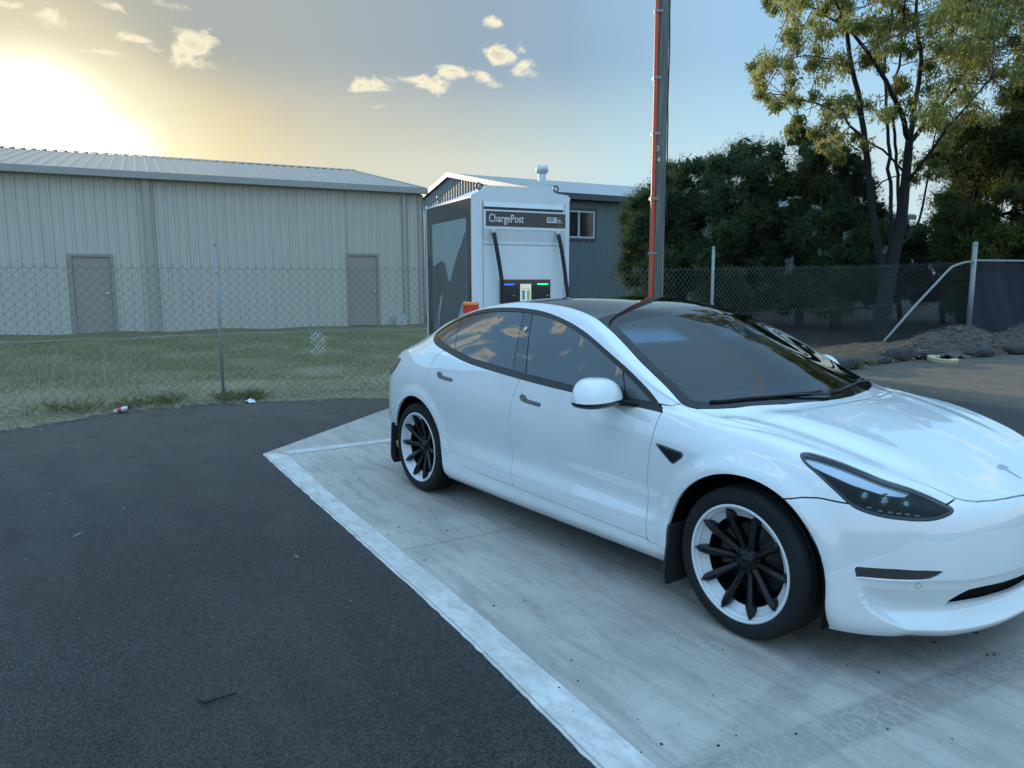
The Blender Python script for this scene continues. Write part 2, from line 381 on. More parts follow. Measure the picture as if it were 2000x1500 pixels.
def clip(pm,f):
    """keep f<0"""
    V,Nn=pm.V,pm.N; ins=f<0
    quads,polys=pm.F
    keepq=ins[quads].all(1); anyq=ins[quads].any(1)
    newp=[]; nv=[];nn=[]; cache={}; base=len(V)
    def cut(a,b):
        k=(a,b) if a<b else (b,a)
        if k not in cache:
            a,b=k; t=f[a]/(f[a]-f[b]); cache[k]=base+len(nv)
            nv.append(V[a]*(1-t)+V[b]*t); m=Nn[a]*(1-t)+Nn[b]*t; nn.append(m/np.linalg.norm(m))
        return cache[k]
    def do(p):
        out=[]; n=len(p)
        for i in range(n):
            a=int(p[i]);b=int(p[(i+1)%n])
            if ins[a]: out.append(a)
            if ins[a]!=ins[b]: out.append(cut(a,b))
        if len(out)>=3: newp.append(tuple(out))
    for p in quads[anyq&~keepq]: do(p)
    for p in polys:
        s_=[ins[a] for a in p]
        if all(s_): newp.append(p)
        elif any(s_): do(p)
    V2=np.vstack([V,np.array(nv)]) if nv else V; N2=np.vstack([Nn,np.array(nn)]) if nn else Nn
    Q=quads[keepq]
    used=np.zeros(len(V2),bool); used[Q.ravel()]=True
    for p in newp: used[list(p)]=True
    mp=np.cumsum(used)-1
    return PM(V2[used],N2[used],(mp[Q] if len(Q) else Q,[tuple(int(mp[a]) for a in p) for p in newp]))
def split(pm,f,gap=.0030): return clip(pm,f+gap),clip(pm,-f+gap)
def bnd(pm):
    q,pl=pm.F; E={}
    for p in list(map(tuple,q.tolist()))+pl:
        for i in range(len(p)):
            a,b=p[i],p[(i+1)%len(p)]
            if (b,a) in E: del E[(b,a)]
            else: E[(a,b)]=1
    V=pm.V
    return [e for e in E if not(abs(V[e[0],1])<1e-4 and abs(V[e[1],1])<1e-4)]
def panel(name,pm,mt,parent,thick=.018,both='pair',inset=0.,mats=None):
    """both: 'pair' -> two mirrored objects, 'join' -> one object of both halves, 'one' right only"""
    V=pm.V-pm.N*inset; Nn=pm.N; q,pl=pm.F
    F=list(map(tuple,q.tolist()))+pl
    be=bnd(pm) if thick>0 else []
    n=len(V); idx={}; ev=[];en=[]
    fl=[]
    Vl=V.tolist(); Nl=Nn.tolist()
    for a,b in be:
        d=V[b]-V[a]; l=np.linalg.norm(d)
        if l<1e-7: continue
        o_=np.cross(d/l,Nn[a]); ids=[]
        for c,off in ((a,0),(b,0),(b,1),(a,1)):
            ids.append(len(Vl)); Vl.append((V[c]-Nn[c]*thick*off).tolist()); Nl.append((o_*.8+Nn[c]*(.25 if not off else 0)).tolist())
        fl.append((ids[1],ids[0],ids[3],ids[2]))
    F=F+fl; V=np.array(Vl); Nn=np.array(Nl)
    objs=[]
    def mk(V,Nn,F):
        me=bpy.data.meshes.new(name); me.from_pydata(V.tolist(),[],F); me.materials.append(mt)
        me.polygons.foreach_set('use_smooth',[True]*len(F)); me.update()
        l=np.linalg.norm(Nn,axis=1,keepdims=True); me.normals_split_custom_set_from_vertices((Nn/np.maximum(l,1e-9)).tolist())
        o=bpy.data.objects.new(name,me); COL.objects.link(o); o.parent=parent; objs.append(o)
    S=np.array([1,-1,1.])
    Fm=[tuple(reversed(p)) for p in F]
    if both=='join': mk(np.vstack([V,V*S]),np.vstack([Nn,Nn*S]),F+[tuple(a+len(V) for a in p) for p in Fm])
    else:
        mk(V,Nn,F)
        if both=='pair': mk(V*S,Nn*S,Fm)
    return objs
# ---- materials
def m_paint():
    m,nt,b=mat('white_paint'); b.inputs['Base Color'].default_value=(.64,.66,.68,1); b.inputs['Roughness'].default_value=.38
    b.inputs['Coat Weight'].default_value=1; b.inputs['Coat Roughness'].default_value=.015; b.inputs['Coat IOR'].default_value=1.9
    o=objc(nt); n=noise(nt,o,2.2,5,.6)
    nt.links.new(ramp(nt,n,[(.35,(.68,.70,.715)),(.65,(.73,.75,.765))]),b.inputs['Base Color'])
    return m
def m_glass(name,tint,ior=1.52,mx=1.):
    m=bpy.data.materials.new(name); m.use_nodes=True; nt=m.node_tree; nt.nodes.clear()
    out=N(nt,'ShaderNodeOutputMaterial'); tr=N(nt,'ShaderNodeBsdfTransparent'); tr.inputs[0].default_value=(*tint,1)
    gl=N(nt,'ShaderNodeBsdfGlossy'); gl.inputs['Roughness'].default_value=.01; gl.inputs[0].default_value=(mx,mx,mx,1)
    fr=N(nt,'ShaderNodeFresnel'); fr.inputs[0].default_value=ior; mx_=N(nt,'ShaderNodeMixShader')
    nt.links.new(fr.outputs[0],mx_.inputs[0]); nt.links.new(tr.outputs[0],mx_.inputs[1]); nt.links.new(gl.outputs[0],mx_.inputs[2]); nt.links.new(mx_.outputs[0],out.inputs[0])
    return m
PAINT=m_paint()
GLOSSBLK=simple('gloss_black',(.006,.006,.007),.08,coat=1)
SATINBLK=simple('satin_black_trim',(.012,.012,.013),.30,spec=.35)
PLASTIC=simple('black_plastic',(.02,.021,.023),.6)
DARK=simple('dark_underbody',(.005,.005,.006),.95,spec=.1)
GREYM=simple('grey_trim',(.12,.12,.125),.35,metal=.6)
CHROME=simple('chrome',(.75,.75,.75),.12,metal=1)
RUBBER=simple('tyre_rubber',(.016,.017,.019),.7)
G_WS=m_glass('windscreen_glass',(.32,.50,.60),1.48)
G_SIDE=m_glass('tinted_side_glass',(.12,.17,.19),1.95)
G_ROOF=m_glass('tinted_roof_glass',(.015,.016,.018),2.1)
FRIT=simple('glass_black_border',(.006,.007,.008),.05,spec=.22)
# ---- shell with its shaped details
L,Q=car_shell()
half=(L[Q][:,:,1]<=1e-6).all(1); Qh=Q[half]; used=np.unique(Qh); mp=-np.ones(len(L),int); mp[used]=np.arange(len(used))
V0=L[used]; Q0=mp[Qh]
N0=vnormals(V0,Q0); N0[np.abs(V0[:,1])<1e-4,1]=0
if (N0[:,2][V0[:,2]>1.3].mean()<0): Q0=Q0[:,::-1].copy(); N0=-N0
def refresh(V):
    n=vnormals(V,Q0); n[np.abs(V[:,1])<1e-4,1]=0; return n/np.linalg.norm(n,axis=1,keepdims=True)
def archd(V,cx,cz,R,x_lo=-.397,x_hi=.400):
    x=V[:,0]-cx; z=V[:,2]-cz
    return np.where(z>0,np.hypot(x,z),np.abs(x))-R
AF=(0.002,.345,.390); AR=(-2.862,.345,.383)
dF=archd(V0,*AF); dR=archd(V0,*AR)
side=sstep(-V0[:,1],.6,.72)*sstep(V0[:,2],.2,.3)
for d_,a_ in((dF,.016),(dR,.012)):
    pr=a_*(1-sstep(np.clip(d_,0,1),.015,.095))*side*(V0[:,2]<.95)
    V0[:,1]-=pr
x,w_,z=V0[:,0],-V0[:,1],V0[:,2]; t=x-w_
h=np.interp(z,[.210,.270,.288,.375,.408,.418],[0,.050,.050,.016,.010,0])
tl=np.interp(z,[.215,.25,.294,.322,.364,.415],[-.05,-.16,-.255,-.285,-.315,-.335])
mk=sstep(t-tl,0,.022)*(x>.2)
nh=N0.copy(); nh[:,2]=0; nh/=np.maximum(np.linalg.norm(nh,axis=1,keepdims=True),1e-6)
V0=V0-nh*(h*mk)[:,None]
# hood feature: shallow valley between centre and the fender crests
hx=sstep(x,-.35,.0)*(1-sstep(x,.45,.68))*(z>.72)
wv=np.interp(x,[-.3,.6],[.70,.52])
V0[:,2]-=.010*np.exp(-((w_-wv)/.055)**2)*hx
V0[:,2]+=.006*np.exp(-((w_-wv+.13)/.07)**2)*hx
N0=refresh(V0)
S=PM(V0,N0,(Q0,[]))
xz=lambda p:p.V[:,[0,2]]
def tz(p): return np.stack([p.V[:,0]+p.V[:,1],p.V[:,2]],1)
def xw(p): return np.stack([p.V[:,0],-p.V[:,1]],1)
S=clip(S,-np.where(-S.V[:,1]>.55,archd(S.V,*AF),1)); S=clip(S,-np.where(-S.V[:,1]>.55,archd(S.V,*AR),1))
car=empty('electric_car',(0,0,0))
tag(car,'glossy white electric sedan with black roof and black white wheels on the concrete bay','car')
# headlight
HLP=smooth_poly([(-.593,.856),(-.548,.860),(-.479,.852),(-.379,.834),(-.282,.811),(-.185,.786),(-.059,.760),(.024,.738),(.091,.718),(.143,.701),(.161,.686),(.133,.671),(.072,.656),(-.001,.650),(-.109,.653),(-.21,.658),(-.303,.671),(-.368,.690),(-.437,.733),(-.519,.785),(-.574,.818),(-.596,.838)],4)
f=np.maximum(sdist(tz(S),HLP),.05-S.V[:,0]); HL,S=split(S,f,.0015)
# fog trim blade
FOG=[(-.349,.458),(-.135,.464),(.112,.459),(.081,.441),(.047,.428),(-.002,.420),(-.096,.419),(-.333,.413)]
f=np.maximum(sdist(tz(S),FOG),.2-S.V[:,0]); FG,S=split(S,f,.0005)
INT=[(.158,.293),(.182,.322),(.233,.350),(.281,.368),(.378,.372),(.673,.362),(.9,.360),(.9,.280),(.687,.281),(.538,.287),(.343,.291)]
f=np.maximum(sdist(tz(S),INT),.2-S.V[:,0]); IN,S=split(S,f,.0)
# glass roof / windscreen / rear window
GE=[(-.092,0),(-.100,.135),(-.150,.387),(-.250,.627),(-.33,.765),(-.373,.804),(-.419,.812),(-.485,.797),(-.55,.783),(-.646,.770),(-.755,.754),(-.904,.720),(-1.1,.676),(-1.2,.652),(-1.467,.612),(-1.7,.600),(-2.1,.59),(-2.5,.58),(-2.8,.585),(-3.0,.60),(-3.2,.612),(-3.32,.59),(-3.37,.5),(-3.395,.3),(-3.40,0)]
GEs=smooth_poly(GE,4,closed=False); GP=np.vstack([GEs,[(-3.40,-.5),(-.092,-.5)]])
f=np.maximum(sdist(xw(S),GP),.85-S.V[:,2]); GR,S=split(S,f,.0018)
# side window opening
WO=smooth_poly([(-.487,.940),(-.594,1.017),(-.806,1.131),(-1.119,1.253),(-1.373,1.325),(-1.625,1.372),(-1.856,1.391),(-2.135,1.391),(-2.415,1.366),(-2.66,1.305),(-2.80,1.237),(-2.855,1.190),(-2.84,1.160),(-2.74,1.120),(-2.60,1.090),(-2.508,1.074),(-2.189,1.023),(-1.65,.983),(-1.13,.957),(-.60,.940),(-.50,.935)],5)
f=np.maximum(sdist(xz(S),WO),.5+S.V[:,1]); WN,S=split(S,f,.0012)
# hood
HP=[(.685,.497),(.707,.47),(.732,.423),(.758,.341),(.775,.258),(.79,.129),(.797,0),(.797,-.4),(-.3,-.4),(-.09,0),(-.098,.135),(-.148,.387),(-.248,.627),(-.335,.77),(-.36,.790),(-.25,.775),(-.1,.755),(.1,.725),(.25,.693),(.41,.645),(.50,.60),(.58,.555),(.64,.525)]
f=np.maximum(sdist(xw(S),HP),.6-S.V[:,2]); HD,S=split(S,f)
# front bumper
fb=np.interp(tz(S)[:,0],[-.80,-.717,-.61,-.518,-.402,-.3,.05,.13,.189,.20],[.655,.672,.695,.703,.697,.70,.70,.705,.723,1.2])
f=np.maximum(S.V[:,2]-fb,.03-S.V[:,0]); FB,S=split(S,f)
FN=[(-.526,.290),(-.533,.45),(-.530,.641),(-.519,.766),(-.494,.90),(-.488,.938),(-.500,.958),(-.530,.970),(-.458,.968),(-.415,.982),(-.30,1.10),(1,1.1),(1,.290)]
f=np.maximum(sdist(xz(S),FN),.45+S.V[:,1]); FD,S=split(S,f)
DF=[(-.526,.297),(-.533,.45),(-.530,.641),(-.519,.766),(-.494,.90),(-.488,.938),(-.55,.972),(-1.13,.99),(-1.58,1.02),(-1.605,.99),(-1.640,.91),(-1.665,.84),(-1.678,.75),(-1.672,.62),(-1.66,.45),(-1.64,.312),(-1.3,.308),(-.927,.302)]
f=np.maximum(sdist(xz(S),DF),.45+S.V[:,1]); D1,S=split(S,f)
DR=[(-1.64,.312),(-1.66,.45),(-1.672,.62),(-1.678,.75),(-1.665,.84),(-1.640,.91),(-1.605,.99),(-1.62,1.02),(-2.19,1.06),(-2.45,1.10),(-2.56,1.082),(-2.64,1.03),(-2.68,.97),(-2.692,.91),(-2.685,.83),(-2.655,.74),(-2.60,.65),(-2.52,.55),(-2.44,.48),(-2.36,.425),(-2.256,.360),(-2.17,.328),(-2.05,.316)]
f=np.maximum(sdist(xz(S),DR),.45+S.V[:,1]); D2,S=split(S,f)
# rear: tail lamp, boot lid, bumper
t2=np.stack([-S.V[:,0]-(-S.V[:,1])*1.0,S.V[:,2]],1)
t2=np.stack([-S.V[:,0]+S.V[:,1],S.V[:,2]],1)
TLP=[(2.40,.972),(2.36,.955),(2.39,.905),(2.47,.850),(2.58,.815),(3.4,.81),(3.4,.93),(2.9,.945)]
f=np.maximum(sdist(t2,TLP),S.V[:,0]+2.8); TLm,S=split(S,f,.0015)
f=np.maximum(np.maximum(S.V[:,0]+3.2,-S.V[:,1]-.60),.62-S.V[:,2]); BT,S=split(S,f)
f=np.maximum(S.V[:,2]-np.interp(S.V[:,0],[-3.9,-3.5,-3.2,-3.0],[.66,.64,.60,.55]),S.V[:,0]+2.9); RB,S=split(S,f)
panel('body',S,PAINT,car,both='join')
panel('hood',HD,PAINT,car,both='join')
panel('front_bumper',FB,PAINT,car,both='join')
panel('rear_bumper',RB,PAINT,car,both='join')
panel('boot_lid',BT,PAINT,car,both='join')
panel('fender',FD,PAINT,car)
doors=panel('door',D1,PAINT,car)+panel('door',D2,PAINT,car)
panel('tail_lamp',TLm,simple('red_lens',(.10,.004,.004),.1,coat=1),car)
# glass roof pieces
hdr=lambda p: p.V[:,0]+np.interp(-p.V[:,1],[0,.2,.45,.66],[1.150,1.152,1.175,1.185])   # >0: windscreen side
WS,RF=split(GR,-hdr(GR),.0025)
rw=RF.V[:,0]+2.62; RG,RW=split(RF,-rw,.0025)
panel('glass_roof',RG,G_ROOF,car,both='join',thick=.01)
panel('rear_window',RW,G_ROOF,car,both='join',thick=.01)
# windscreen: clear field with black ceramic border
bd=sdist(xw(WS),GP); tb=np.minimum(hdr(WS),9)
dd=np.maximum(bd+.055+.03*sstep(WS.V[:,0],-.42,-.2), .12-hdr(WS)*1.0)
# little notch for the camera housing
cam_n=np.where((-WS.V[:,1]<.16),.26-hdr(WS),-1)
WC,WB=split(WS,np.maximum(dd,cam_n),.0)
panel('windscreen',WC,G_WS,car,both='join',thick=0)
panel('windscreen_border',WB,FRIT,car,both='join',thick=.01)
# side windows
fw=sdist(xz(WN),WO); belt=np.interp(WN.V[:,0],[-2.9,-2.5,-2.19,-1.65,-1.13,-.6,-.45],[1.16,1.074,1.023,.983,.957,.940,.93])
fi=np.maximum(fw+.024,belt+.036-WN.V[:,2])
SG,TR=split(WN,fi,.0)
# trim is cut where the door gap meets it
panel('window_trim',TR,SATINBLK,car,thick=.01)
def band(p,pts,side_=1):
    xs=np.interp(p.V[:,2],[q[1] for q in pts],[q[0] for q in pts]); return p.V[:,0]-xs
B1=[(-1.70,.98),(-1.722,1.02),(-1.86,1.36),(-1.87,1.42)]; B0=[(-1.57,.98),(-1.58,1.01),(-1.775,1.36),(-1.785,1.42)]
QG=[(-.735,.95),(-.742,.99),(-.80,1.10),(-.83,1.2)]; CQ=[(-2.43,1.05),(-2.435,1.09),(-2.575,1.28),(-2.6,1.33)]
g1,rest=split(SG,-band(SG,QG),.003)          # small black quarter in front
g2,rest=split(rest,-band(rest,B0),.003)      # front door window
g3,rest=split(rest,-band(rest,B1),.003)      # b pillar
g4,g5=split(rest,-band(rest,CQ),.003)
panel('side_window',g2,G_SIDE,car,inset=.004,thick=.005); panel('side_window',g4,G_SIDE,car,inset=.004,thick=.005)
panel('quarter_window',g5,G_SIDE,car,inset=.004,thick=.005); panel('quarter_window',g1,G_SIDE,car,inset=.004,thick=.005)
panel('pillar_cover',g3,m_glass('pillar_gloss',(.004,.005,.006),1.85),car,inset=.003,thick=.005)
# seals behind the glass gaps
for q_ in (QG,B0,B1,CQ): panel('window_seal',clip(SG,np.abs(band(SG,q_))-.022),DARK,car,inset=.012,thick=0)
# fog blades and grille
panel('fog_lamp_blade',FG,GLOSSBLK,car,inset=.006,thick=.01)
panel('lower_grille',IN,PLASTIC,car,both='join',inset=.035,thick=0)
# ---------------------------------------------------------------- car details
BV=mathutils.bvhtree.BVHTree.FromPolygons(V0.tolist(),Q0.tolist())
def onshell(x=None,z=None,y=None):
    """point on right shell: from the side at (x,z) or from above at (x,y)"""
    if y is None: h=BV.ray_cast(Vector((x,-3,z)),Vector((0,1,0)))
    else: h=BV.ray_cast(Vector((x,y,4)),Vector((0,0,-1)))
    return h[0],h[1]
def mirror_pair(mb,name,mats,parent,mirror=True):
    o=mb.build(name,mats,parent); r=[o]
    if mirror:
        m2=MB(); m2.v=[(a,-b,c) for a,b,c in mb.v]; m2.f=[tuple(reversed(f)) for f in mb.f]; m2.m=list(mb.m); m2.sm=list(mb.sm)
        r.append(m2.build(name,mats,parent))
    return r
# inner black liner so that gaps show darkness, not the cabin
lin=PM(V0,N0,(Q0,[]))
lin=clip(lin,-np.where(-lin.V[:,1]>.5,archd(lin.V,AF[0],AF[1],AF[2]+.005),1)); lin=clip(lin,-np.where(-lin.V[:,1]>.5,archd(lin.V,AR[0],AR[1],AR[2]+.005),1))
lin=clip(lin,-sdist(xw(lin),GP)*(np.where(lin.V[:,2]>.85,1,-1)*1.0)) if False else lin
m_=sdist(xw(lin),GP); lin=clip(lin,-np.maximum(m_+.02,.85-lin.V[:,2])); m_=sdist(xz(lin),WO); lin=clip(lin,-np.maximum(m_+.03,.5+lin.V[:,1])); lin=clip(lin,-np.minimum(np.minimum(lin.V[:,0]+.60,lin.V[:,2]-.86),-lin.V[:,1]-.55)*-1.0)
panel('inner_shell',lin,DARK,car,both='join',thick=0,inset=.026)
# underbody and wheel wells
mb=MB()
mb.box((-1.43,0,.25),(2.0,1.66,.14)); mb.box((-3.5,0,.33),(.50,1.30,.16)); mb.box((.50,0,.27),(.16,1.0,.08)); mb.box((-1.4,0,.5),(4.0,1.0,.42))
mb.build('underbody',DARK,car)
def well(cx,cz,R,y0,y1,name='wheel_well'):
    mb=MB(); n=28; V=[];F=[]
    ang=[math.pi*k/n for k in range(n+1)]
    P=[(cx+R,cz-.16)]+[(cx+R*math.cos(a),cz+R*math.sin(a)) for a in ang]+[(cx-R,cz-.16)]
    for (px,pz) in P: V+=[(px,y0,pz),(px,y1,pz)]
    for i in range(len(P)-1): F.append((2*i,2*i+1,2*i+3,2*i+2))
    mb.add(V,F,0,True); mb.add([(px,y1,pz) for px,pz in P],[tuple(range(len(P)))])
    mirror_pair(mb,name,DARK,car)
well(AF[0],AF[1],AF[2]+.004,-.895,-.52); well(AR[0],AR[1],AR[2]+.004,-.895,-.52)
# ---- wheels
def m_tyre():
    m,nt,b=mat('tyre_rubber_worn'); o=objc(nt)
    b.inputs['Base Color'].default_value=(.011,.012,.013,1); b.inputs['Roughness'].default_value=.8; b.inputs['Specular IOR Level'].default_value=.25
    n=noise(nt,o,90,3); nt.links.new(ramp(nt,noise(nt,o,6,4),[(.3,(.009,.010,.011)),(.7,(.017,.018,.019))]),b.inputs['Base Color'])
    bump(nt,b,n,.12,.002); return m
TYRE=m_tyre()
RIMW=simple('white_rim_paint',(.62,.65,.68),.3,coat=.6); RIMB=simple('black_rim_paint',(.003,.0045,.0055),.25,spec=.3)
DISC=simple('brake_disc_steel',(.045,.045,.047),.5,metal=.8); CALI=simple('brake_caliper_grey',(.07,.07,.073),.5,metal=.3)
def wheel_parts(cx,sy,tyre_name='wheel',yaw=0.,ph=-.5):
    """built around its hub; axle along local -Y (outside)"""
    root=empty('wheel',(cx,sy*.79,.335)); root.parent=car
    s=sy
    Mw=Matrix(((1,0,0,0),(0,0,s,0),(0,1,0,0),(0,0,0,1)))   # local z (h) -> outward
    if s<0: pass
    T=MB()
    prof=[(.262,.088),(.258,.105),(.262,.112),(.272,.117),(.285,.1195),(.300,.119),(.312,.115),(.3135,.1155),(.3155,.113),(.3245,.104),(.3305,.096),(.3335,.088),(.3352,.070)]
    for q in (.052,.016,-.016,-.052):
        prof+=[(.3358,q+.006),(.3295,q+.0035),(.3295,q-.0035),(.3358,q-.006)]
    prof+=[(.3352,-.070),(.3335,-.088),(.326,-.104),(.308,-.117),(.285,-.119),(.262,-.108),(.255,-.09)]
    T.lathe(prof,120,Mw)
    # tread shoulder grooves: thin dark lateral sipes
    for k in range(60):
        a=2*math.pi*k/60
        for (h0,h1,off) in ((.108,.060,0.),(-.060,-.108,.05)):
            V=[]
            for h_,r_ in ((h0,.3205 if abs(h0)>.1 else .3358),(h1,.3358 if abs(h1)<.1 else .3205)):
                for da in (-.006,.006):
                    rr=r_+.0008; aa=a+da+off+h_*.6
                    V.append(Mw@Vector((rr*math.cos(aa),rr*math.sin(aa),h_)))
            T.add(V,[(0,1,3,2)],1)
    tyre=T.build('tyre',[TYRE,simple('tyre_groove',(.004,.004,.005),.9)],root)
    # raised lettering ring on sidewall
    for txt,a0 in (('MICHELIN',62),('MICHELIN',242)):
        for k,ch in enumerate(txt):
            cu=bpy.data.curves.new('lettering','FONT'); cu.body=ch; cu.size=.034; cu.extrude=.0012; cu.align_x='CENTER'; cu.resolution_u=2
            ot=bpy.data.objects.new('lettering',cu); COL.objects.link(ot)
            a=math.radians(a0-(k-3.5)*5.6)
            rr=.279
            # basis: outward radial = text up
            up=Vector((math.cos(a),0,math.sin(a))); out=Vector((0,s,0)); right=up.cross(out)
            if s<0: pass
            else: up=Vector((-math.cos(a),0,math.sin(a))); right=up.cross(out)
            ot.matrix_world=Matrix(((right.x,up.x,out.x,up.x*rr),(right.y,up.y,out.y,s*.1188),(right.z,up.z,out.z,up.z*rr),(0,0,0,1)))
            LET.append((ot,tyre))
    R=MB()
    R.lathe([(.250,.060),(.262,.108),(.2605,.1135),(.256,.1155),(.251,.1150),(.2475,.111),(.2465,.104),(.2440,.098),(.239,.097),(.2355,.091),(.2335,.082),(.222,.076),(.2185,.070),(.203,.066),(.200,.060)],96,Mw)
    R.build('rim',RIMW,root)
    Bk=MB(); Bk.lathe([(.2005,.0605),(.196,.040),(.205,.0),(.205,-.10),(.10,-.11),(.0,-.11)],64,Mw); Bk.build('rim_barrel',DARK,root)
    # ten ridged blades
    Hb=MB(); Hb.lathe([(.0,.070),(.026,.070),(.030,.066),(.031,.060),(.050,.058),(.064,.050),(.070,.036),(.072,.0),(.0,-.01)],48,Mw,smooth=True)
    for k in range(5):
        a=math.radians(ph+18+72*k); c=Vector((.050*math.cos(a),.050*math.sin(a)))
        Hb.lathe([(.0095,.0600),(.0095,.0535),(.0,.053)],12,Mw@Matrix.Translation((c.x,c.y,0)))
    Hb.build('hub',RIMB,root)
    for k in range(10):
        a=math.radians(ph+36*k)
        if s>0: a=math.pi-a
        er=Vector((math.cos(a),math.sin(a),0)); et=Vector((-math.sin(a),math.cos(a),0)); ez=Vector((0,0,1))
        sgn=1 if k%2==0 else -1
        st=[(.045,.016,.058,.026),(.080,.0150,.066,.026),(.120,.0165,.080,.026),(.160,.0185,.096,.028),(.198,.0190,.108,.028),(.224,.0145,.1135,.026),(.242,.003,.1135,.018)]
        V=[]
        for r,hw,top,dp in st:
            o_=er*r; rd=et*(sgn*.20*hw)
            V+=[o_-et*hw*1.05+ez*(top-.014-dp),o_-et*hw+ez*(top-.010),o_-et*(hw*.18)+rd+ez*top,o_+et*(hw*.18)+rd+ez*top,o_+et*hw+ez*(top-.010),o_+et*hw*1.05+ez*(top-.014-dp)]
        F=[]
        for i in range(len(st)-1):
            for j in range(6): F.append((i*6+j,i*6+(j+1)%6,(i+1)*6+(j+1)%6,(i+1)*6+j))
        F.append(tuple(range(6))); F.append(tuple(reversed(range((len(st)-1)*6,len(st)*6))))
        B=MB(); B.add([Mw@v for v in V],F); B.build('spoke',RIMB,root)
    D=MB(); D.lathe([(.160,-.016),(.165,-.018),(.165,-.030),(.158,-.032),(.06,-.032)],64,Mw); D.lathe([(.160,-.016),(.09,-.016),(.085,.01),(.0,.012)],64,Mw); D.build('brake_disc',DISC,root)
    Cp=MB(); n=9; V=[];F=[]
    for i in range(n):
        a=math.radians(142+ (i/(n-1))*62)
        for r,hh in ((.115,.004),(.175,.004),(.182,-.01),(.182,-.045),(.115,-.045)): V.append(Mw@Vector((r*math.cos(a),r*math.sin(a),hh)))
    for i in range(n-1):
        for j in range(5): F.append((i*5+j,i*5+(j+1)%5,(i+1)*5+(j+1)%5,(i+1)*5+j))
    F+= [tuple(range(5)),tuple(reversed(range((n-1)*5,n*5)))]
    Cp.add(V,F); Cp.build('brake_caliper',CALI,root)
    root.rotation_euler=(0,0,yaw)
    return root
LET=[]
for cx in (0,-2.875):
    for sy in (-1,1): wheel_parts(cx,sy,yaw=math.radians(-1.5) if cx==0 else 0)
bpy.context.view_layer.update()
for ot,par in LET:
    me=bpy.data.meshes.new_from_object(ot); me.transform(ot.matrix_world); me.materials.clear(); me.materials.append(simple('tyre_lettering',(.010,.011,.012),.4) if 'tyre_lettering' not in bpy.data.materials else bpy.data.materials['tyre_lettering'])
    o=bpy.data.objects.new('lettering',me); COL.objects.link(o); o.parent=par
    cu=ot.data; bpy.data.objects.remove(ot); bpy.data.curves.remove(cu)
# ---- mud flaps
def flap(pts,y0,y1,lean=0):
    mb=MB(); P=smooth_poly(pts,3); n=len(P)
    V=[(p[0],y0,p[1]) for p in P]+[(p[0]-.0,y1,p[1]) for p in P]
    return P
def mudflap(x_at,zt,zb,y0,y1,lean):
    mb=MB(); pts=[]
    for k in range(9):
        s_=k/8; zz=zt+(zb-zt)*s_; ins=0 if s_<.75 else .05*((s_-.75)/.25)**2
        pts.append((x_at-lean*s_,zz,y0+ins*.6,y1-ins))
    V=[];F=[]
    for xx,zz,a,b_ in pts: V+=[(xx,a,zz),(xx,b_,zz),(xx-.012,b_,zz),(xx-.012,a,zz)]
    for i in range(8):
        for j in range(4): F.append((i*4+j,i*4+(j+1)%4,(i+1)*4+(j+1)%4,(i+1)*4+j))
    F+=[(3,2,1,0),(32,33,34,35)]
    mb.add(V,F); mirror_pair(mb,'mud_flap',PLASTIC,car)
mudflap(-.358,.42,.108,-.940,-.60,.035); mudflap(-3.228,.47,.140,-.932,-.60,.035)
# ---- door handles
def shell_patch(name,poly,off,mt,thick=.006,parent=car,pair=True,wmin=.45,sub=1):
    P=PM(V0,N0,(Q0,[])); pl=smooth_poly(poly,sub) if sub>1 else np.array(poly)
    P=clip(P,np.maximum(sdist(xz(P),pl),wmin+P.V[:,1])); return panel(name,P,mt,parent,thick=thick,inset=-off,both='pair' if pair else 'one')
HR=[(-2.562,.926),(-2.552,.933),(-2.518,.934),(-2.503,.928),(-2.484,.914),(-2.365,.909),(-2.350,.903),(-2.352,.893),(-2.375,.889),(-2.50,.895),(-2.540,.899),(-2.556,.908)]
HF=[(-1.588,.884),(-1.578,.891),(-1.548,.892),(-1.532,.886),(-1.512,.871),(-1.392,.867),(-1.380,.861),(-1.381,.850),(-1.402,.846),(-1.53,.853),(-1.568,.858),(-1.583,.866)]
HANDLE=simple('grey_handle',(.16,.165,.17),.35,metal=.5,coat=.3)
def grow(poly,g):
    P=np.array(poly); c=P.mean(0); d=P-c; return (c+d*(1+g/np.array([.105,.022]))).tolist()
for hp,di in ((HR,2),(HF,0)):
    for j,o in enumerate(shell_patch('handle_recess',grow(hp,.0035),.0012,DARK,.002)): o.parent=doors[di+j]
    for j,o in enumerate(shell_patch('handle',hp,.004,HANDLE,.003)): o.parent=doors[di+j]
# ---- fender side camera
CP=[(-.470,.783),(-.452,.782),(-.332,.769),(-.322,.764),(-.326,.753),(-.362,.722),(-.372,.717),(-.381,.721)]
shell_patch('side_camera_bezel',grow(CP,.006) if False else [(-.492,.790),(-.450,.789),(-.325,.776),(-.312,.767),(-.318,.751),(-.360,.716),(-.372,.709),(-.386,.716)],.0025,GREYM,.003)
shell_patch('side_camera',CP,.007,GLOSSBLK,.006)
# parking sensors
for (sx,sz) in ((.642,.394),):
    pt,no=onshell(sx,sz)
    if pt:
        mb=MB(); q=no.to_track_quat('Z','Y').to_matrix().to_4x4(); q.translation=pt+no*.0006
        mb.lathe([(.0128,.0),(.0128,.0012),(.0118,.0012),(.0113,-.0005)],24,q); mirror_pair(mb,'parking_sensor_ring',simple('sensor_gap',(.32,.34,.36),.5),car)
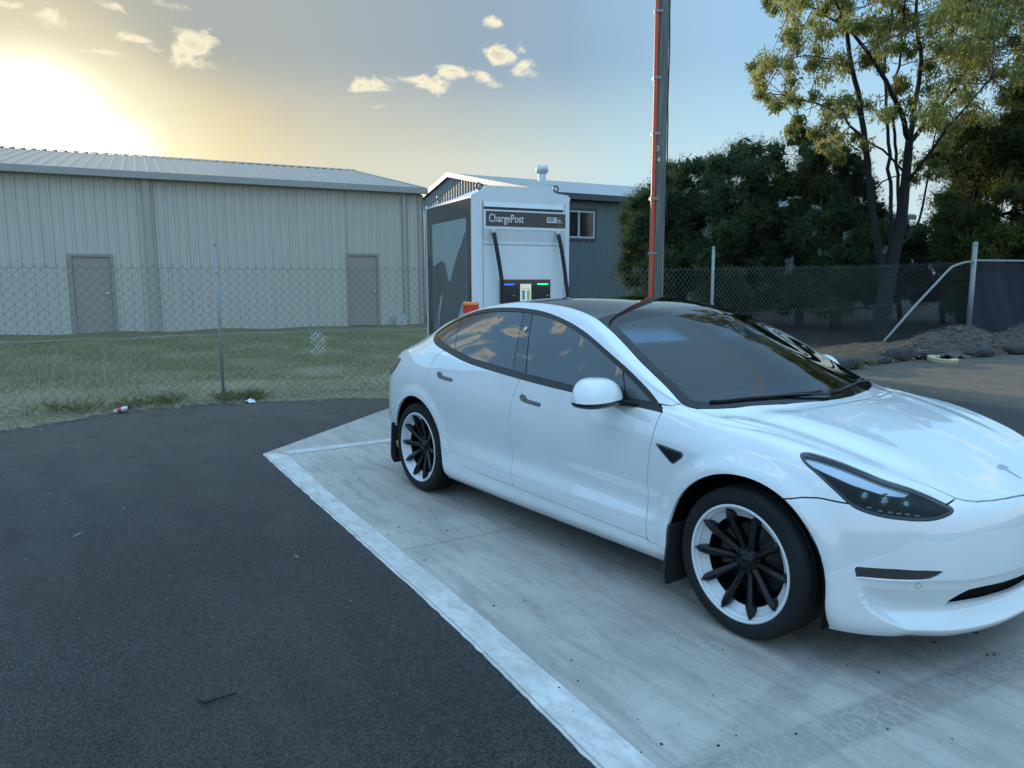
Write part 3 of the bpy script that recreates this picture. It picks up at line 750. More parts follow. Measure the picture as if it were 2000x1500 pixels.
# ---- headlight inside: push a dark housing behind clear lens
def housing():
    P=HL
    lens=panel('headlight',P,m_glass('headlamp_lens',(.75,.80,.84),1.38),car,thick=.012,inset=.001)
    rim=clip(P,-sdist(tz(P),HLP)-.012)
    for j,o in enumerate(panel('headlight_seal',rim,GLOSSBLK,car,thick=.004,inset=.002)): o.parent=lens[j]
    for j,o in enumerate(panel('headlight_housing',P,simple('headlamp_housing',(.006,.008,.011),.4),car,thick=0,inset=.050)): o.parent=lens[j]
    up=clip(P,np.maximum(sdist(tz(P),HLP)+.010,-(tz(P)[:,1]-np.interp(tz(P)[:,0],[-.6,-.5,-.35,-.2,-.08,.02],[.835,.806,.768,.742,.735,.760]))))
    for j,o in enumerate(panel('headlight_reflector',up,simple('headlamp_top_bezel',(.72,.76,.82),.25,metal=.5),car,thick=.01,inset=.016)): o.parent=lens[j]
    return lens
lens=housing()
def lens_pt(u,v,dep):
    """point under the lens; u = x-w, v = z"""
    d=np.hypot(tz(HL)[:,0]-u,tz(HL)[:,1]-v); i=d.argmin(); return Vector(HL.V[i]-HL.N[i]*dep),Vector(HL.N[i])
LAMPG=simple('projector_lens',(.25,.27,.30),.05,metal=.8,coat=1); BEZ=simple('lamp_bezel',(.03,.033,.038),.25,metal=.5)
for (u,v,r_,nm) in ((-.29,.735,.027,'projector'),(-.185,.725,.030,'projector'),(-.06,.715,.024,'projector')):
    c,no=lens_pt(u,v,.038); fwd=(Vector((.85,-.35,.12))).normalized(); q=fwd.to_track_quat('Z','Y').to_matrix().to_4x4(); q.translation=c
    for mir in (0,1):
        mb=MB(); mb.lathe([(r_*1.25,-.03),(r_*1.25,.004),(r_*1.12,.010),(r_*1.02,.0)],24,q,m=1); mb.lathe([(r_*1.0,.0),(r_*.9,.006),(r_*.6,.012),(0,.0145)],24,q,m=0)
        if mir: mb.v=[(a,-b,c_) for a,b,c_ in mb.v]; mb.f=[tuple(reversed(f_)) for f_ in mb.f]
        mb.build(nm,[LAMPG,BEZ],lens[mir])
# running light strip: small bright chips along the lower edge
for mir in (0,1):
    for k in range(7):
        c,no=lens_pt(-.33+.05*k,.693-.0035*k,.016); mb=MB()
        mb.box(c,(.016,.006,.005),math.radians(40)); 
        if mir: mb.v=[(a,-b,c_) for a,b,c_ in mb.v]; mb.f=[tuple(reversed(f_)) for f_ in mb.f]
        mb.build('lamp_chip',simple('lamp_chip',(.55,.58,.6),.2,metal=.5) if 'lamp_chip' not in bpy.data.materials else bpy.data.materials['lamp_chip'],lens[mir])
# ---- mirrors
def mirror_shell():
    # ellipsoid-like housing, cut flat at the bottom; local frame: x fwd, y outwards(neg), z up
    V=[];F=[];nu,nv=28,14
    cx,cy,cz=-.800,-1.012,.972
    for j in range(nv+1):
        ph=j/nv
        for i in range(nu):
            a=2*math.pi*i/nu
            # superellipse plan; rear face flatter
            ca,sa=math.cos(a),math.sin(a)
            rx=.112 if ca>0 else .090; ry=.138
            px=math.copysign(abs(ca)**.85,ca)*rx; py=math.copysign(abs(sa)**.8,sa)*ry
            hz=math.sin(ph*math.pi/2); sc=math.cos(ph*math.pi/2)**.62 if ph<1 else 0
            zt=.108*(1+.10*(-py/ry)*sc)
            V.append((cx+px*sc-.02*hz,cy+py*sc*(1-.02*hz)+.010*hz,cz+zt*hz+(py*sc)*.05))
    for j in range(nv):
        for i in range(nu): F.append((j*nu+i,j*nu+(i+1)%nu,(j+1)*nu+(i+1)%nu,(j+1)*nu+i))
    mb=MB(); mb.add(V,F,0,True); mb.add([V[i] for i in range(nu)],[tuple(reversed(range(nu)))])
    sh=mirror_pair(mb,'wing_mirror',PAINT,car)
    # black lower shell and arm
    V=[];F=[]
    for j,(sc,dz) in enumerate(((1.0,-.001),(1.012,-.010),(.94,-.024),(.7,-.034),(.25,-.038))):
        for i in range(nu):
            a=2*math.pi*i/nu; ca,sa=math.cos(a),math.sin(a); rx=.112 if ca>0 else .090
            V.append((cx+math.copysign(abs(ca)**.85,ca)*rx*sc,cy+math.copysign(abs(sa)**.8,sa)*.138*sc,cz+dz+math.copysign(abs(sa)**.8,sa)*.138*sc*.05))
    for j in range(4):
        for i in range(nu): F.append(((j+1)*nu+i,(j+1)*nu+(i+1)%nu,j*nu+(i+1)%nu,j*nu+i))
    mb=MB(); mb.add(V,F,0,True); mb.add([V[4*nu+i] for i in range(nu)],[tuple(reversed(range(nu)))])
    # arm towards door base
    A=[(-.80,-.96,.966,.070,.018),(-.765,-.91,.957,.075,.015),(-.715,-.872,.950,.085,.013),(-.665,-.845,.948,.095,.013)]
    V=[];F=[]
    for (ax,ay,az,wx,hz) in A: V+=[(ax-wx,ay,az-hz),(ax+wx,ay,az-hz),(ax+wx,ay,az+hz*.4),(ax+wx*.3,ay,az+hz),(ax-wx,ay,az+hz)]
    for i in range(3):
        for j in range(5): F.append((i*5+j,i*5+(j+1)%5,(i+1)*5+(j+1)%5,(i+1)*5+j))
    F+=[tuple(reversed(range(5))),tuple(range(15,20))]; mb.add(V,F,0,False)
    for j,o in enumerate(mirror_pair(mb,'mirror_base',GLOSSBLK,car)): o.parent=sh[j]
    mb=MB(); 
    V=[(cx-.0745,cy-.085,cz+.014),(cx-.0745,cy+.085,cz+.022),(cx-.0765,cy+.060,cz+.072),(cx-.0765,cy-.060,cz+.066)]
    mb.add(V,[(3,2,1,0)]); 
    for j,o in enumerate(mirror_pair(mb,'mirror_glass',CHROME,car)): o.parent=sh[j]
mirror_shell()
# ---- hood badge: small chrome pointed emblem
def badge():
    T=[(0,-.046),(.0035,-.042),(.008,.016),(.011,.030),(.024,.028),(.035,.022),(.031,.034),(.017,.041),(0,.043)]
    pts=T+[(-a,b) for a,b in reversed(T[1:-1])]
    pts=pts  # (lateral, up toward windscreen)
    V=[];n=len(pts)
    for off in (.0028,.0005):
        for a,b in pts:
            pt,no=onshell(x=.690-b*.92,y=-abs(a)-1e-4); V.append((pt.x+no.x*off,a,pt.z+no.z*off))
    F=[tuple(range(n)),tuple(reversed(range(n,2*n)))]+[(i,(i+1)%n,n+(i+1)%n,n+i) for i in range(n)]
    mb=MB(); mb.add(V,F); 
    cap=[]
    arc=[(-.036,.038),(-.026,.046),(-.013,.050),(0,.051),(.013,.050),(.026,.046),(.036,.038),(.026,.041),(.013,.0455),(0,.047),(-.013,.0455),(-.026,.041)]
    V=[];n=len(arc)
    for off in (.0028,.0005):
        for a,b in arc:
            pt,no=onshell(x=.690-b*.92,y=-abs(a)-1e-4); V.append((pt.x+no.x*off,a,pt.z+no.z*off))
    F=[(0,1,11),(1,2,10,11),(2,3,9,10),(3,4,8,9),(4,5,7,8),(5,6,7)]+[(i,(i+1)%n,n+(i+1)%n,n+i) for i in range(n)]
    mb.add(V,F); mb.build('hood_badge',simple('badge_chrome',(.55,.52,.52),.15,metal=1),car)
badge()
# round sticker on the pillar between the side windows
for s_ in (-1,):
    pt,no=onshell(-1.765,1.268); q=no.to_track_quat('Z','Y').to_matrix().to_4x4(); q.translation=pt+no*.001; mb=MB(); mb.lathe([(.017,.0),(.017,.0012),(0,.0012)],20,q); mb.build('round_sticker',simple('pale_sticker',(.50,.56,.58),.5),car)
# ---- cowl, wipers
def ws_pt(x,y):
    pt,no=onshell(x=x,y=-abs(y)-1e-4); return Vector((pt.x,y,pt.z)),Vector((no.x,math.copysign(no.y,y) if y else 0,no.z))
for (ya,yb) in ((-.70,-.04),(.02,.66)):
    pts=[]
    for k in range(13):
        y=ya+(yb-ya)*k/12; x=float(np.interp(abs(y),[q[1] for q in GE[:6]],[q[0] for q in GE[:6]]))-.050-.02*k/12; pts.append(ws_pt(x,y)[0]+Vector((0,0,.010)))
    mb=MB(); mb.tube(pts,.0050,6); mb.tube([p-Vector((0,0,.007)) for p in pts],.003,6); mb.tube([pts[6],pts[9]+Vector((.02,0,-.004)),pts[12]+Vector((.045,0,-.012))],.006,6)
    mb.build('wiper_blade',PLASTIC,car)
cw=PM(V0,N0,(Q0,[])); gp=xw(cw); 
cw=clip(cw,np.maximum(np.maximum(sdist(gp,GP)+.002,.9-cw.V[:,2]),-sdist(gp,GP)-.030*sstep(gp[:,1],1.5,0)-.032)) if False else cw
# licence plate on the front bumper (blank bracket lies out of frame), skip
# ---- cabin
SEAT=simple('seat_fabric',(.075,.078,.082),.7); DASH=simple('dashboard_plastic',(.035,.037,.04),.55); HEAD=simple('headliner',(.16,.17,.18),.9)
SUNV=simple('sun_visor_fabric',(.62,.66,.68),.8)
def cabin():
    mb=MB(); V=[];F=[]
    # dashboard as a lofted section
    prof=[(-.30,.90),(-.62,.925),(-.80,.915),(-.86,.88),(-.87,.80),(-.80,.55)]
    for y in (-.74,-.4,0,.4,.74):
        for (a,b) in prof: V.append((a+.06*(y/.74)**2*-1,y,b))
    for i in range(4):
        for j in range(5): F.append((i*6+j,i*6+j+1,(i+1)*6+j+1,(i+1)*6+j))
    mb.add(V,F,0,True); mb.build('dashboard',DASH,car)
    mb=MB(); mb.box((-1.6,0,.42),(2.6,1.5,.06)); mb.build('cabin_floor',DARK,car)
    mb=MB(); mb.box((-.83,0,.93),(.012,.37,.22),rot=Matrix.Rotation(math.radians(-10),3,'Y')); mb.build('touch_screen',GLOSSBLK,car)
    # steering wheel (right hand drive)
    q=(Vector((-.92,0,.30)).normalized()).to_track_quat('Z','Y').to_matrix().to_4x4(); q.translation=Vector((-.98,-.37,.86))
    mb=MB(); ring=[q@Vector((.178*math.cos(a*math.pi/16),.178*math.sin(a*math.pi/16),0)) for a in range(33)]
    mb.tube(ring,.015,8,caps=False); mb.lathe([(0,.0),(.07,.0),(.06,-.03),(.03,-.12),(.03,-.25)],16,q); mb.tube([q@Vector((-.17,0,0)),q@Vector((.17,0,0))],.012,6)
    mb.build('steering_wheel',DASH,car)
    for (x0,y0,wd) in ((-1.42,-.37,.50),(-1.42,.37,.50),(-2.35,-.37,.56),(-2.35,.37,.56)):
        mb=MB(); mb.box((x0+.20,y0,.56),(.52,wd,.14)); 
        # backrest
        V=[];F=[];rows=[(.0,.60,.12,wd),(-.06,.80,.12,wd),(-.13,1.0,.10,wd*.96),(-.19,1.13,.08,wd*.72)]
        for dx,zz,tk,ww in rows:
            for sx_,sy_ in ((1,-1),(1,-.6),(1,.6),(1,1),(-1,1),(-1,-1)):
                V.append((x0-.03+dx+sx_*tk/2-(0.03 if abs(sy_)<.9 and sx_>0 else 0),y0+sy_*ww/2,zz))
        for i in range(3):
            for j in range(6): F.append((i*6+j,i*6+(j+1)%6,(i+1)*6+(j+1)%6,(i+1)*6+j))
        F+=[tuple(reversed(range(6))),tuple(range(18,24))]; mb.add(V,F,0,True); st=mb.build('seat',SEAT,car)
        q=Matrix.Rotation(math.radians(-15),4,'Y'); q.translation=Vector((x0-.235,y0,1.20))
        mb=MB(); prof=[(0,-.09),(.9,-.085),(1,-.05),(1,.04),(.85,.085),(0,.095)]; V=[];F=[];n=16
        for rr,hh in prof:
            for k in range(n):
                a=2*math.pi*k/n; V.append(q@Vector((.05*rr*math.copysign(abs(math.cos(a))**.6,math.cos(a)),.14*rr*math.copysign(abs(math.sin(a))**.6,math.sin(a)),hh)))
        for i in range(5):
            for k in range(n): F.append((i*n+k,i*n+(k+1)%n,(i+1)*n+(k+1)%n,(i+1)*n+k))
        mb.add(V,F,0,True); mb.build('headrest',SEAT,st)
    mb=MB(); mb.box((-.97,0,1.262),(.03,.20,.06),rot=Matrix.Rotation(math.radians(12),3,'Y')); mb.tube([(-.95,0,1.28),(-.93,0,1.33)],.012,6); mb.build('rear_view_mirror',PLASTIC,car)
    # roof header / visor board behind the screen's top edge
    mb=MB(); mb.box((-1.22,0,1.345),(.26,1.12,.025),rot=Matrix.Rotation(math.radians(10),3,'Y')); mb.build('roof_header',HEAD,car)
    for sy in (-1,1):
        mb=MB(); mb.box((-1.05,sy*.37,1.262),(.21,.46,.018),rot=Matrix.Rotation(math.radians(27),3,'Y')); mb.build('sun_visor',SUNV if sy<0 else HEAD,car)
cabin()
# ---------------------------------------------------------------- ground, asphalt, slab
def gz(x,y):
    """height of the natural ground"""
    d=np.maximum(0,-7.9-x+.10*(y+.95))      # metres beyond the fence line
    z=np.minimum(d*.032,.36)
    return z
def grid_mesh(name,x0,x1,y0,y1,nx,ny,fz,mt,kind='structure'):
    xs=np.linspace(x0,x1,nx); ys=np.linspace(y0,y1,ny); X,Y=np.meshgrid(xs,ys,indexing='ij'); Z=fz(X,Y)
    V=np.stack([X,Y,Z],-1).reshape(-1,3); i=np.arange((nx-1)*(ny-1)); a=(i//(ny-1))*ny+i%(ny-1)
    F=np.stack([a,a+ny,a+ny+1,a+1],1)
    me=bpy.data.meshes.new(name); me.from_pydata(V.tolist(),[],F.tolist()); me.materials.append(mt); me.polygons.foreach_set('use_smooth',[True]*len(F)); me.update()
    o=bpy.data.objects.new(name,me); COL.objects.link(o)
    if kind: o['kind']=kind
    return o
def m_ground():
    m,nt,b=mat('lawn_and_dirt'); o=objc(nt); L=nt.links.new
    s=N(nt,'ShaderNodeSeparateXYZ'); L(o,s.inputs[0])
    n1=noise(nt,o,1.3,6,.6); n2=noise(nt,o,14,6,.65); n3=noise(nt,o,60,3,.6); n4=noise(nt,o,.35,3,.5)
    green=mixc(nt,n2,(.135,.128,.058),(.27,.245,.130)); dry=mixc(nt,n3,(.20,.17,.11),(.48,.42,.29)); dirt=mixc(nt,n2,(.016,.012,.009),(.036,.026,.019))
    # distance behind fence -> dry strip, then lawn
    d=mth(nt,'SUBTRACT',-7.9,s.outputs[0]); d=mth(nt,'ADD',d,mth(nt,'MULTIPLY',s.outputs[1],.10))
    dd=mth(nt,'ADD',d,mth(nt,'MULTIPLY',mth(nt,'SUBTRACT',n1,.5),2.6))
    f=N(nt,'ShaderNodeMapRange'); L(dd,f.inputs[0]); f.inputs[1].default_value=1.7; f.inputs[2].default_value=3.1
    c=mixc(nt,f.outputs[0],dry,green)
    c=mixc(nt,ramp(nt,n1,[(.52,(0,0,0)),(.75,(.45,.45,.45))]),c,dry)
    # bare dark soil under the trees to the right
    g=N(nt,'ShaderNodeMapRange'); L(mth(nt,'ADD',s.outputs[1],mth(nt,'MULTIPLY',mth(nt,'SUBTRACT',n1,.5),3)),g.inputs[0]); g.inputs[1].default_value=6.5; g.inputs[2].default_value=9.5
    c=mixc(nt,g.outputs[0],c,dirt)
    L(c,b.inputs['Base Color']); b.inputs['Roughness'].default_value=.95; b.inputs['Specular IOR Level'].default_value=.2
    bump(nt,b,mth(nt,'ADD',n2,mth(nt,'MULTIPLY',n3,.6)),.9,.06); return m
GROUND=m_ground()
def ground_fz(X,Y):
    z=gz(X,Y)-.028
    rng=np.sin(X*3.1+Y*1.7)*.012+np.sin(X*1.3-Y*2.9)*.015
    return z+rng*np.clip((-8-X)/2,0,1)
grid_mesh('ground',-30,-6.0,-20,30,160,260,ground_fz,GROUND)
mb=MB()
for (a,b_,c,d) in ((-600,-30,-600,600),(-6,600,-600,600),(-30,-6,-600,-20),(-30,-6,30,600)):
    zl=.33 if b_<=-30 else -.03
    mb.add([(a,c,zl),(b_,c,zl),(b_,d,zl),(a,d,zl)],[(0,1,2,3)])
tag(mb.build('ground',GROUND),kind='structure')
def m_asphalt():
    m,nt,b=mat('asphalt'); o=objc(nt); L=nt.links.new
    s=N(nt,'ShaderNodeSeparateXYZ'); L(o,s.inputs[0])
    v=N(nt,'ShaderNodeTexVoronoi'); v.inputs['Scale'].default_value=150; L(o,v.inputs['Vector']); v.inputs['Randomness'].default_value=1
    v2=N(nt,'ShaderNodeTexVoronoi'); v2.inputs['Scale'].default_value=62; L(o,v2.inputs['Vector'])
    n1=noise(nt,o,.75,6,.6,.4); n2=noise(nt,o,4.,5,.6); n3=noise(nt,o,260,2)
    sc=N(nt,'ShaderNodeMapping'); sc.inputs['Scale'].default_value=(.5,2.4,1); sc.inputs['Rotation'].default_value=(0,0,.5); L(o,sc.inputs[0]); n4=noise(nt,sc.outputs[0],1.1,5,.6,.6)
    vr=ramp(nt,v.outputs['Color'],[(.30,(0,0,0)),(.72,(1,1,1))])
    c=mixc(nt,vr,(.006,.0062,.0065),(.054,.053,.053))
    c=mixc(nt,ramp(nt,n1,[(.42,(0,0,0)),(.58,(1,1,1))]),c,mixc(nt,vr,(.010,.010,.0105),(.074,.070,.067)))
    c=mixc(nt,ramp(nt,n4,[(.46,(0,0,0)),(.70,(.55,.55,.55))]),c,mixc(nt,vr,(.040,.037,.034),(.095,.087,.079)))
    # stray light stones
    sp=ramp(nt,v2.outputs['Color'],[(.962,(0,0,0)),(.975,(.6,.6,.6))])
    c=mixc(nt,sp,c,(.11,.11,.105))
    # older, dustier asphalt on the far right
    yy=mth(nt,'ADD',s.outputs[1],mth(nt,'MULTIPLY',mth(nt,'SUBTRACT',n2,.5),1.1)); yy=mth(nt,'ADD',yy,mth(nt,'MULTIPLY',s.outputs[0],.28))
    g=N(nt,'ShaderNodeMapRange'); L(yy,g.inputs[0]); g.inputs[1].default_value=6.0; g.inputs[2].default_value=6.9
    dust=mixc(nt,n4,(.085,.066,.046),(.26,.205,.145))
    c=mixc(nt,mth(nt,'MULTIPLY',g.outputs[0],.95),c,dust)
    vg=N(nt,'ShaderNodeMapRange'); L(mth(nt,'ADD',s.outputs[0],mth(nt,'MULTIPLY',mth(nt,'SUBTRACT',n1,.5),3.)),vg.inputs[0]); vg.inputs[1].default_value=-2.5; vg.inputs[2].default_value=-7.5  # towards the verge: dust plus warm sun glare painted into the colour
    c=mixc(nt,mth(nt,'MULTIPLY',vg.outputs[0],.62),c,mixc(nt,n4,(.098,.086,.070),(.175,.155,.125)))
    L(c,b.inputs['Base Color'])
    c=mixc(nt,ramp(nt,n2,[(.50,(0,0,0)),(.68,(.45,)*3)]),c,mixc(nt,v.outputs['Color'],(.012,.010,.011),(.038,.032,.034)))
    L(c,b.inputs['Base Color']); L(ramp(nt,n1,[(.3,(.55,)*3),(.7,(.75,)*3)]),b.inputs['Roughness']); b.inputs['Specular IOR Level'].default_value=.5
    h=mth(nt,'ADD',mth(nt,'MULTIPLY',v.outputs['Distance'],-1.),mth(nt,'MULTIPLY',v2.outputs['Distance'],-.8)); h=mth(nt,'ADD',h,mth(nt,'MULTIPLY',n3,.4))
    bump(nt,b,h,1.,.012); return m
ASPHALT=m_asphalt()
EDGE=[(-7.2,-14),(-7.35,-8),(-7.50,-4.5),(-7.62,-3.39),(-7.77,-2.91),(-8.05,-2.36),(-8.15,-1.77),(-8.05,-.95),(-7.72,-.23),(-7.50,.40),(-7.15,1.0),(-7.0,2.6),(-6.7,4.6),(-6.2,6.5),(-5.35,8.3),(-5.15,9.3),(-5.25,10.2),(-5.15,12.1),(-4.75,13.3),(-4.4,15),(-4.2,18),(-4,26)]
def asphalt_edge():
    E=smooth_poly(EDGE,10,closed=False); r=np.random.default_rng(3)
    E=E+np.stack([r.normal(0,.022,len(E))+.03*np.sin(np.arange(len(E))*.9),np.zeros(len(E))],1)
    return E
AE=asphalt_edge()
mb=MB(); n=len(AE)
V=[(x,y,-.008) for x,y in AE]+[(x,y,-.045) for x,y in AE]+[(40,y,-.008) for x,y in AE]
F=[(i,2*n+i,2*n+i+1,i+1) for i in range(n-1)]+[(n+i,i,i+1,n+i+1) for i in range(n-1)]
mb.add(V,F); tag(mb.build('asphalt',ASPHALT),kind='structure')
def m_concrete():
    m,nt,b=mat('broom_finished_concrete'); o=objc(nt); L=nt.links.new
    mp=N(nt,'ShaderNodeMapping'); mp.inputs['Rotation'].default_value=(0,0,math.radians(6)); L(o,mp.inputs[0])
    st=N(nt,'ShaderNodeMapping'); st.inputs['Scale'].default_value=(9,.9,1); L(mp.outputs[0],st.inputs[0])
    st2=N(nt,'ShaderNodeMapping'); st2.inputs['Scale'].default_value=(1.,7,1); st2.inputs['Rotation'].default_value=(0,0,.35); L(mp.outputs[0],st2.inputs[0])
    n1=noise(nt,o,1.1,7,.62,.5); n2=noise(nt,st.outputs[0],2.2,5,.6,.3); n3=noise(nt,o,45,4,.6); n5=noise(nt,st2.outputs[0],1.6,6,.65,.8); n6=noise(nt,o,7,6,.7)
    c=ramp(nt,n1,[(.3,(.34,.31,.275)),(.5,(.43,.395,.35)),(.72,(.50,.46,.41))])
    c=mixc(nt,ramp(nt,n2,[(.42,(0,0,0)),(.7,(.25,)*3)]),c,(.31,.30,.275))
    c=mixc(nt,ramp(nt,n5,[(.46,(0,0,0)),(.66,(.62,)*3)]),c,(.25,.225,.205))
    c=mixc(nt,ramp(nt,n6,[(.55,(0,0,0)),(.8,(.3,)*3)]),c,(.50,.49,.46))
    c=mixc(nt,ramp(nt,n3,[(.3,(.22,)*3),(.6,(0,0,0))]),c,(.22,.21,.20))
    # tyre tracks: bands along straight lines with a tread pattern
    def track(px,py,ang,wd,amt,length=99,off=0):
        q=N(nt,'ShaderNodeMapping'); q.vector_type='TEXTURE'; q.inputs['Location'].default_value=(px,py,0); q.inputs['Rotation'].default_value=(0,0,ang); L(o,q.inputs[0])
        sp=N(nt,'ShaderNodeSeparateXYZ'); L(q.outputs[0],sp.inputs[0])
        band=mth(nt,'LESS_THAN',mth(nt,'ABSOLUTE',sp.outputs[1]),wd/2)
        soft=N(nt,'ShaderNodeMapRange'); L(mth(nt,'ABSOLUTE',sp.outputs[1]),soft.inputs[0]); soft.inputs[1].default_value=wd/2; soft.inputs[2].default_value=wd/2-.03
        sq=N(nt,'ShaderNodeMapping'); sq.inputs['Scale'].default_value=(34,16,1); sq.inputs['Rotation'].default_value=(0,0,.0); L(q.outputs[0],sq.inputs[0])
        tv=N(nt,'ShaderNodeTexVoronoi'); tv.feature='DISTANCE_TO_EDGE'; tv.inputs['Scale'].default_value=1; L(sq.outputs[0],tv.inputs[0])
        pat=ramp(nt,tv.outputs['Distance'],[(.03,(0,0,0)),(.14,(1,1,1))])
        k=mth(nt,'MULTIPLY',soft.outputs[0],mth(nt,'MULTIPLY',mth(nt,'ADD',mth(nt,'MULTIPLY',pat,.6),.35),amt*.95))
        k=mth(nt,'MULTIPLY',k,ramp(nt,n1,[(.32,(.35,)*3),(.55,(1,1,1))]))
        k=mth(nt,'MULTIPLY',k,mth(nt,'LESS_THAN',mth(nt,'ABSOLUTE',sp.outputs[0]),length))
        return k
    for a in ((.72,-.75,math.radians(80),.20,.75,3),(.42,-1.2,math.radians(99),.16,.4,3),(-.9,-1.5,math.radians(40),.17,.20,1.6),(-1.9,-1.3,math.radians(20),.18,.22,1.2),(-3.0,-1.15,math.radians(-4),.2,.18,1.5),(-.6,-1.75,math.radians(62),.15,.22,.7)):
        c=mixc(nt,track(*a),c,(.18,.17,.16))
    # saw cut joints
    sx=N(nt,'ShaderNodeSeparateXYZ'); L(mp.outputs[0],sx.inputs[0])
    # joint through (-1.83,-1.63) and (-1.72,-.67)
    j=mth(nt,'ABSOLUTE',mth(nt,'SUBTRACT',mth(nt,'SUBTRACT',s0(nt,o,0),mth(nt,'MULTIPLY',s0(nt,o,1),.114)),-1.644))
    jf=N(nt,'ShaderNodeMapRange'); L(j,jf.inputs[0]); jf.inputs[1].default_value=.0035; jf.inputs[2].default_value=.0015
    c=mixc(nt,jf.outputs[0],c,(.045,.045,.045))
    L(c,b.inputs['Base Color']); b.inputs['Roughness'].default_value=.72; b.inputs['Specular IOR Level'].default_value=.35
    h=mth(nt,'ADD',mth(nt,'MULTIPLY',n3,.5),mth(nt,'MULTIPLY',n2,.5)); h=mth(nt,'SUBTRACT',h,mth(nt,'MULTIPLY',jf.outputs[0],2.))
    bump(nt,b,h,.35,.006); return m
def s0(nt,o,i):
    s=N(nt,'ShaderNodeSeparateXYZ'); nt.links.new(o,s.inputs[0]); return s.outputs[i]
CONC=m_concrete()
NE=[(-4.80,-1.46),(-3.3,-1.605),(-1.829,-1.742),(-.635,-1.865),(.3,-1.988),(2.,-2.20),(7,-2.85)]
rr=np.random.default_rng(5)
ne=smooth_poly(NE,24,closed=False); ne[:,1]+=rr.normal(0,.0016,len(ne))
slab=[tuple(p) for p in ne]+[(7,3.0),(-6.9,3.4),(-7.05,2.4),(-6.95,1.35),(-6.41,.665),(-5.6,-.40)]
mb=MB(); n=len(slab)
mb.add([(x,y,0) for x,y in slab]+[(x,y,-.05) for x,y in slab],[tuple(range(n))]+[(n+i,n+(i+1)%n,(i+1)%n,i) for i in range(n)])
tag(mb.build('concrete_slab',CONC),kind='structure')
def m_line():
    m,nt,b=mat('worn_white_line_paint'); o=objc(nt); L=nt.links.new
    n1=noise(nt,o,3.2,6,.65,.6); n2=noise(nt,o,30,5,.7); st=N(nt,'ShaderNodeMapping'); st.inputs['Scale'].default_value=(3,7,1); st.inputs['Rotation'].default_value=(0,0,1.0); L(o,st.inputs[0]); n3=noise(nt,st.outputs[0],2.6,6,.65,.3)
    c=ramp(nt,n1,[(.32,(.46,.45,.42)),(.52,(.56,.55,.53)),(.7,(.66,.655,.64))])
    c=mixc(nt,ramp(nt,n3,[(.44,(0,0,0)),(.64,(.8,)*3)]),c,(.40,.39,.365))
    c=mixc(nt,ramp(nt,n2,[(.28,(.6,)*3),(.42,(0,0,0))]),c,(.27,.265,.25))
    L(c,b.inputs['Base Color']); b.inputs['Roughness'].default_value=.6; bump(nt,b,n2,.2,.003); return m
LINE=m_line()
inn=[(-4.63,-1.30),(-3.294,-1.46),(-3.004,-1.49),(-1.84,-1.600),(-.909,-1.688),(.413,-1.845),(2,-2.05),(7,-2.70)]
X=np.linspace(-4.80,7,220); yo=np.interp(X,ne[:,0],ne[:,1])+.004; yi=np.interp(X,[p[0] for p in inn],[p[1] for p in inn])+rr.normal(0,.0006,220)
yi[X<-4.63]=np.interp(X[X<-4.63],[-4.80,-4.63],[-1.44,-1.30])
mb=MB(); V=[(a,b_,.0035) for a,b_ in zip(X,yo)]+[(a,b_,.0035) for a,b_ in zip(X,yi)]
mb.add(V,[(i,i+1,220+i+1,220+i) for i in range(219)]); tag(mb.build('bay_line',LINE),kind='structure')
mb=MB(); Y=np.linspace(-1.30,2.9,60)
x0=np.interp(Y,[-1.34,-.2,3],[-4.77,-4.69,-4.47]); V=[(a+rr.normal(0,.001),y,.0035) for a,y in zip(x0,Y)]+[(a+.145,y,.0035) for a,y in zip(x0,Y)]
mb.add(V,[(60+i,i,i+1,61+i) for i in range(59)]); tag(mb.build('bay_line',LINE),kind='structure')
# paint spill down the slab's rough edge
mb=MB(); E2=ne[::1]; SPW=.006+.005*rr.random(len(E2))
for i in range(len(E2)-1):
    a=E2[i];b_=E2[i+1]; w0=SPW[i]; w1=SPW[i+1]
    mb.add([(a[0],a[1]+.002,.0025),(a[0],a[1]-w0,-.0065),(b_[0],b_[1]-w1,-.0065),(b_[0],b_[1]+.002,.0025)],[(0,1,2,3)])
tag(mb.build('bay_line',LINE),kind='structure')
# grit scattered over slab and asphalt
def grit(name,n,fx,mt,smin,smax,z0=0.):
    r=np.random.default_rng(hash(name)%1000 if False else len(name)*7+n); mb=MB()
    for _ in range(n):
        x_,y_=fx(r); s_=smin+(smax-smin)*r.random()**3; a=r.random()*6.28; k=r.integers(4,6)
        top=[(x_+math.cos(a+2*math.pi*i/k)*s_*.6*(.7+.6*r.random()),y_+math.sin(a+2*math.pi*i/k)*s_*.6*(.7+.6*r.random()),z0+s_*.55) for i in range(k)]
        bot=[(x_+math.cos(a+2*math.pi*i/k)*s_,y_+math.sin(a+2*math.pi*i/k)*s_,z0-.001) for i in range(k)]
        mb.add(top+bot,[tuple(range(k))]+[(k+i,k+(i+1)%k,(i+1)%k,i) for i in range(k)])
    o=mb.build(name,mt); tag(o,'tiny dark asphalt crumbs scattered over the concrete bay' if 'dark' in mt.name else 'tiny pale stones scattered over the asphalt','gravel',kind='stuff'); return o
def fslab(r):
    while True:
        x_=-4.5+7.5*r.random()**.8; y_=-1.9+3.*r.random()
        if y_>np.interp(x_,ne[:,0],ne[:,1])+.02: return x_,y_
grit('gravel',800,fslab,simple('dark_grit',(.025,.025,.025),.8),.0016,.0085)
def fasp(r):
    while True:
        x_=-8+9.5*r.random(); y_=-5.5+4*r.random()
        if x_<-7.2: continue
        if y_<np.interp(x_,ne[:,0],ne[:,1],left=9)-.03: return x_,y_
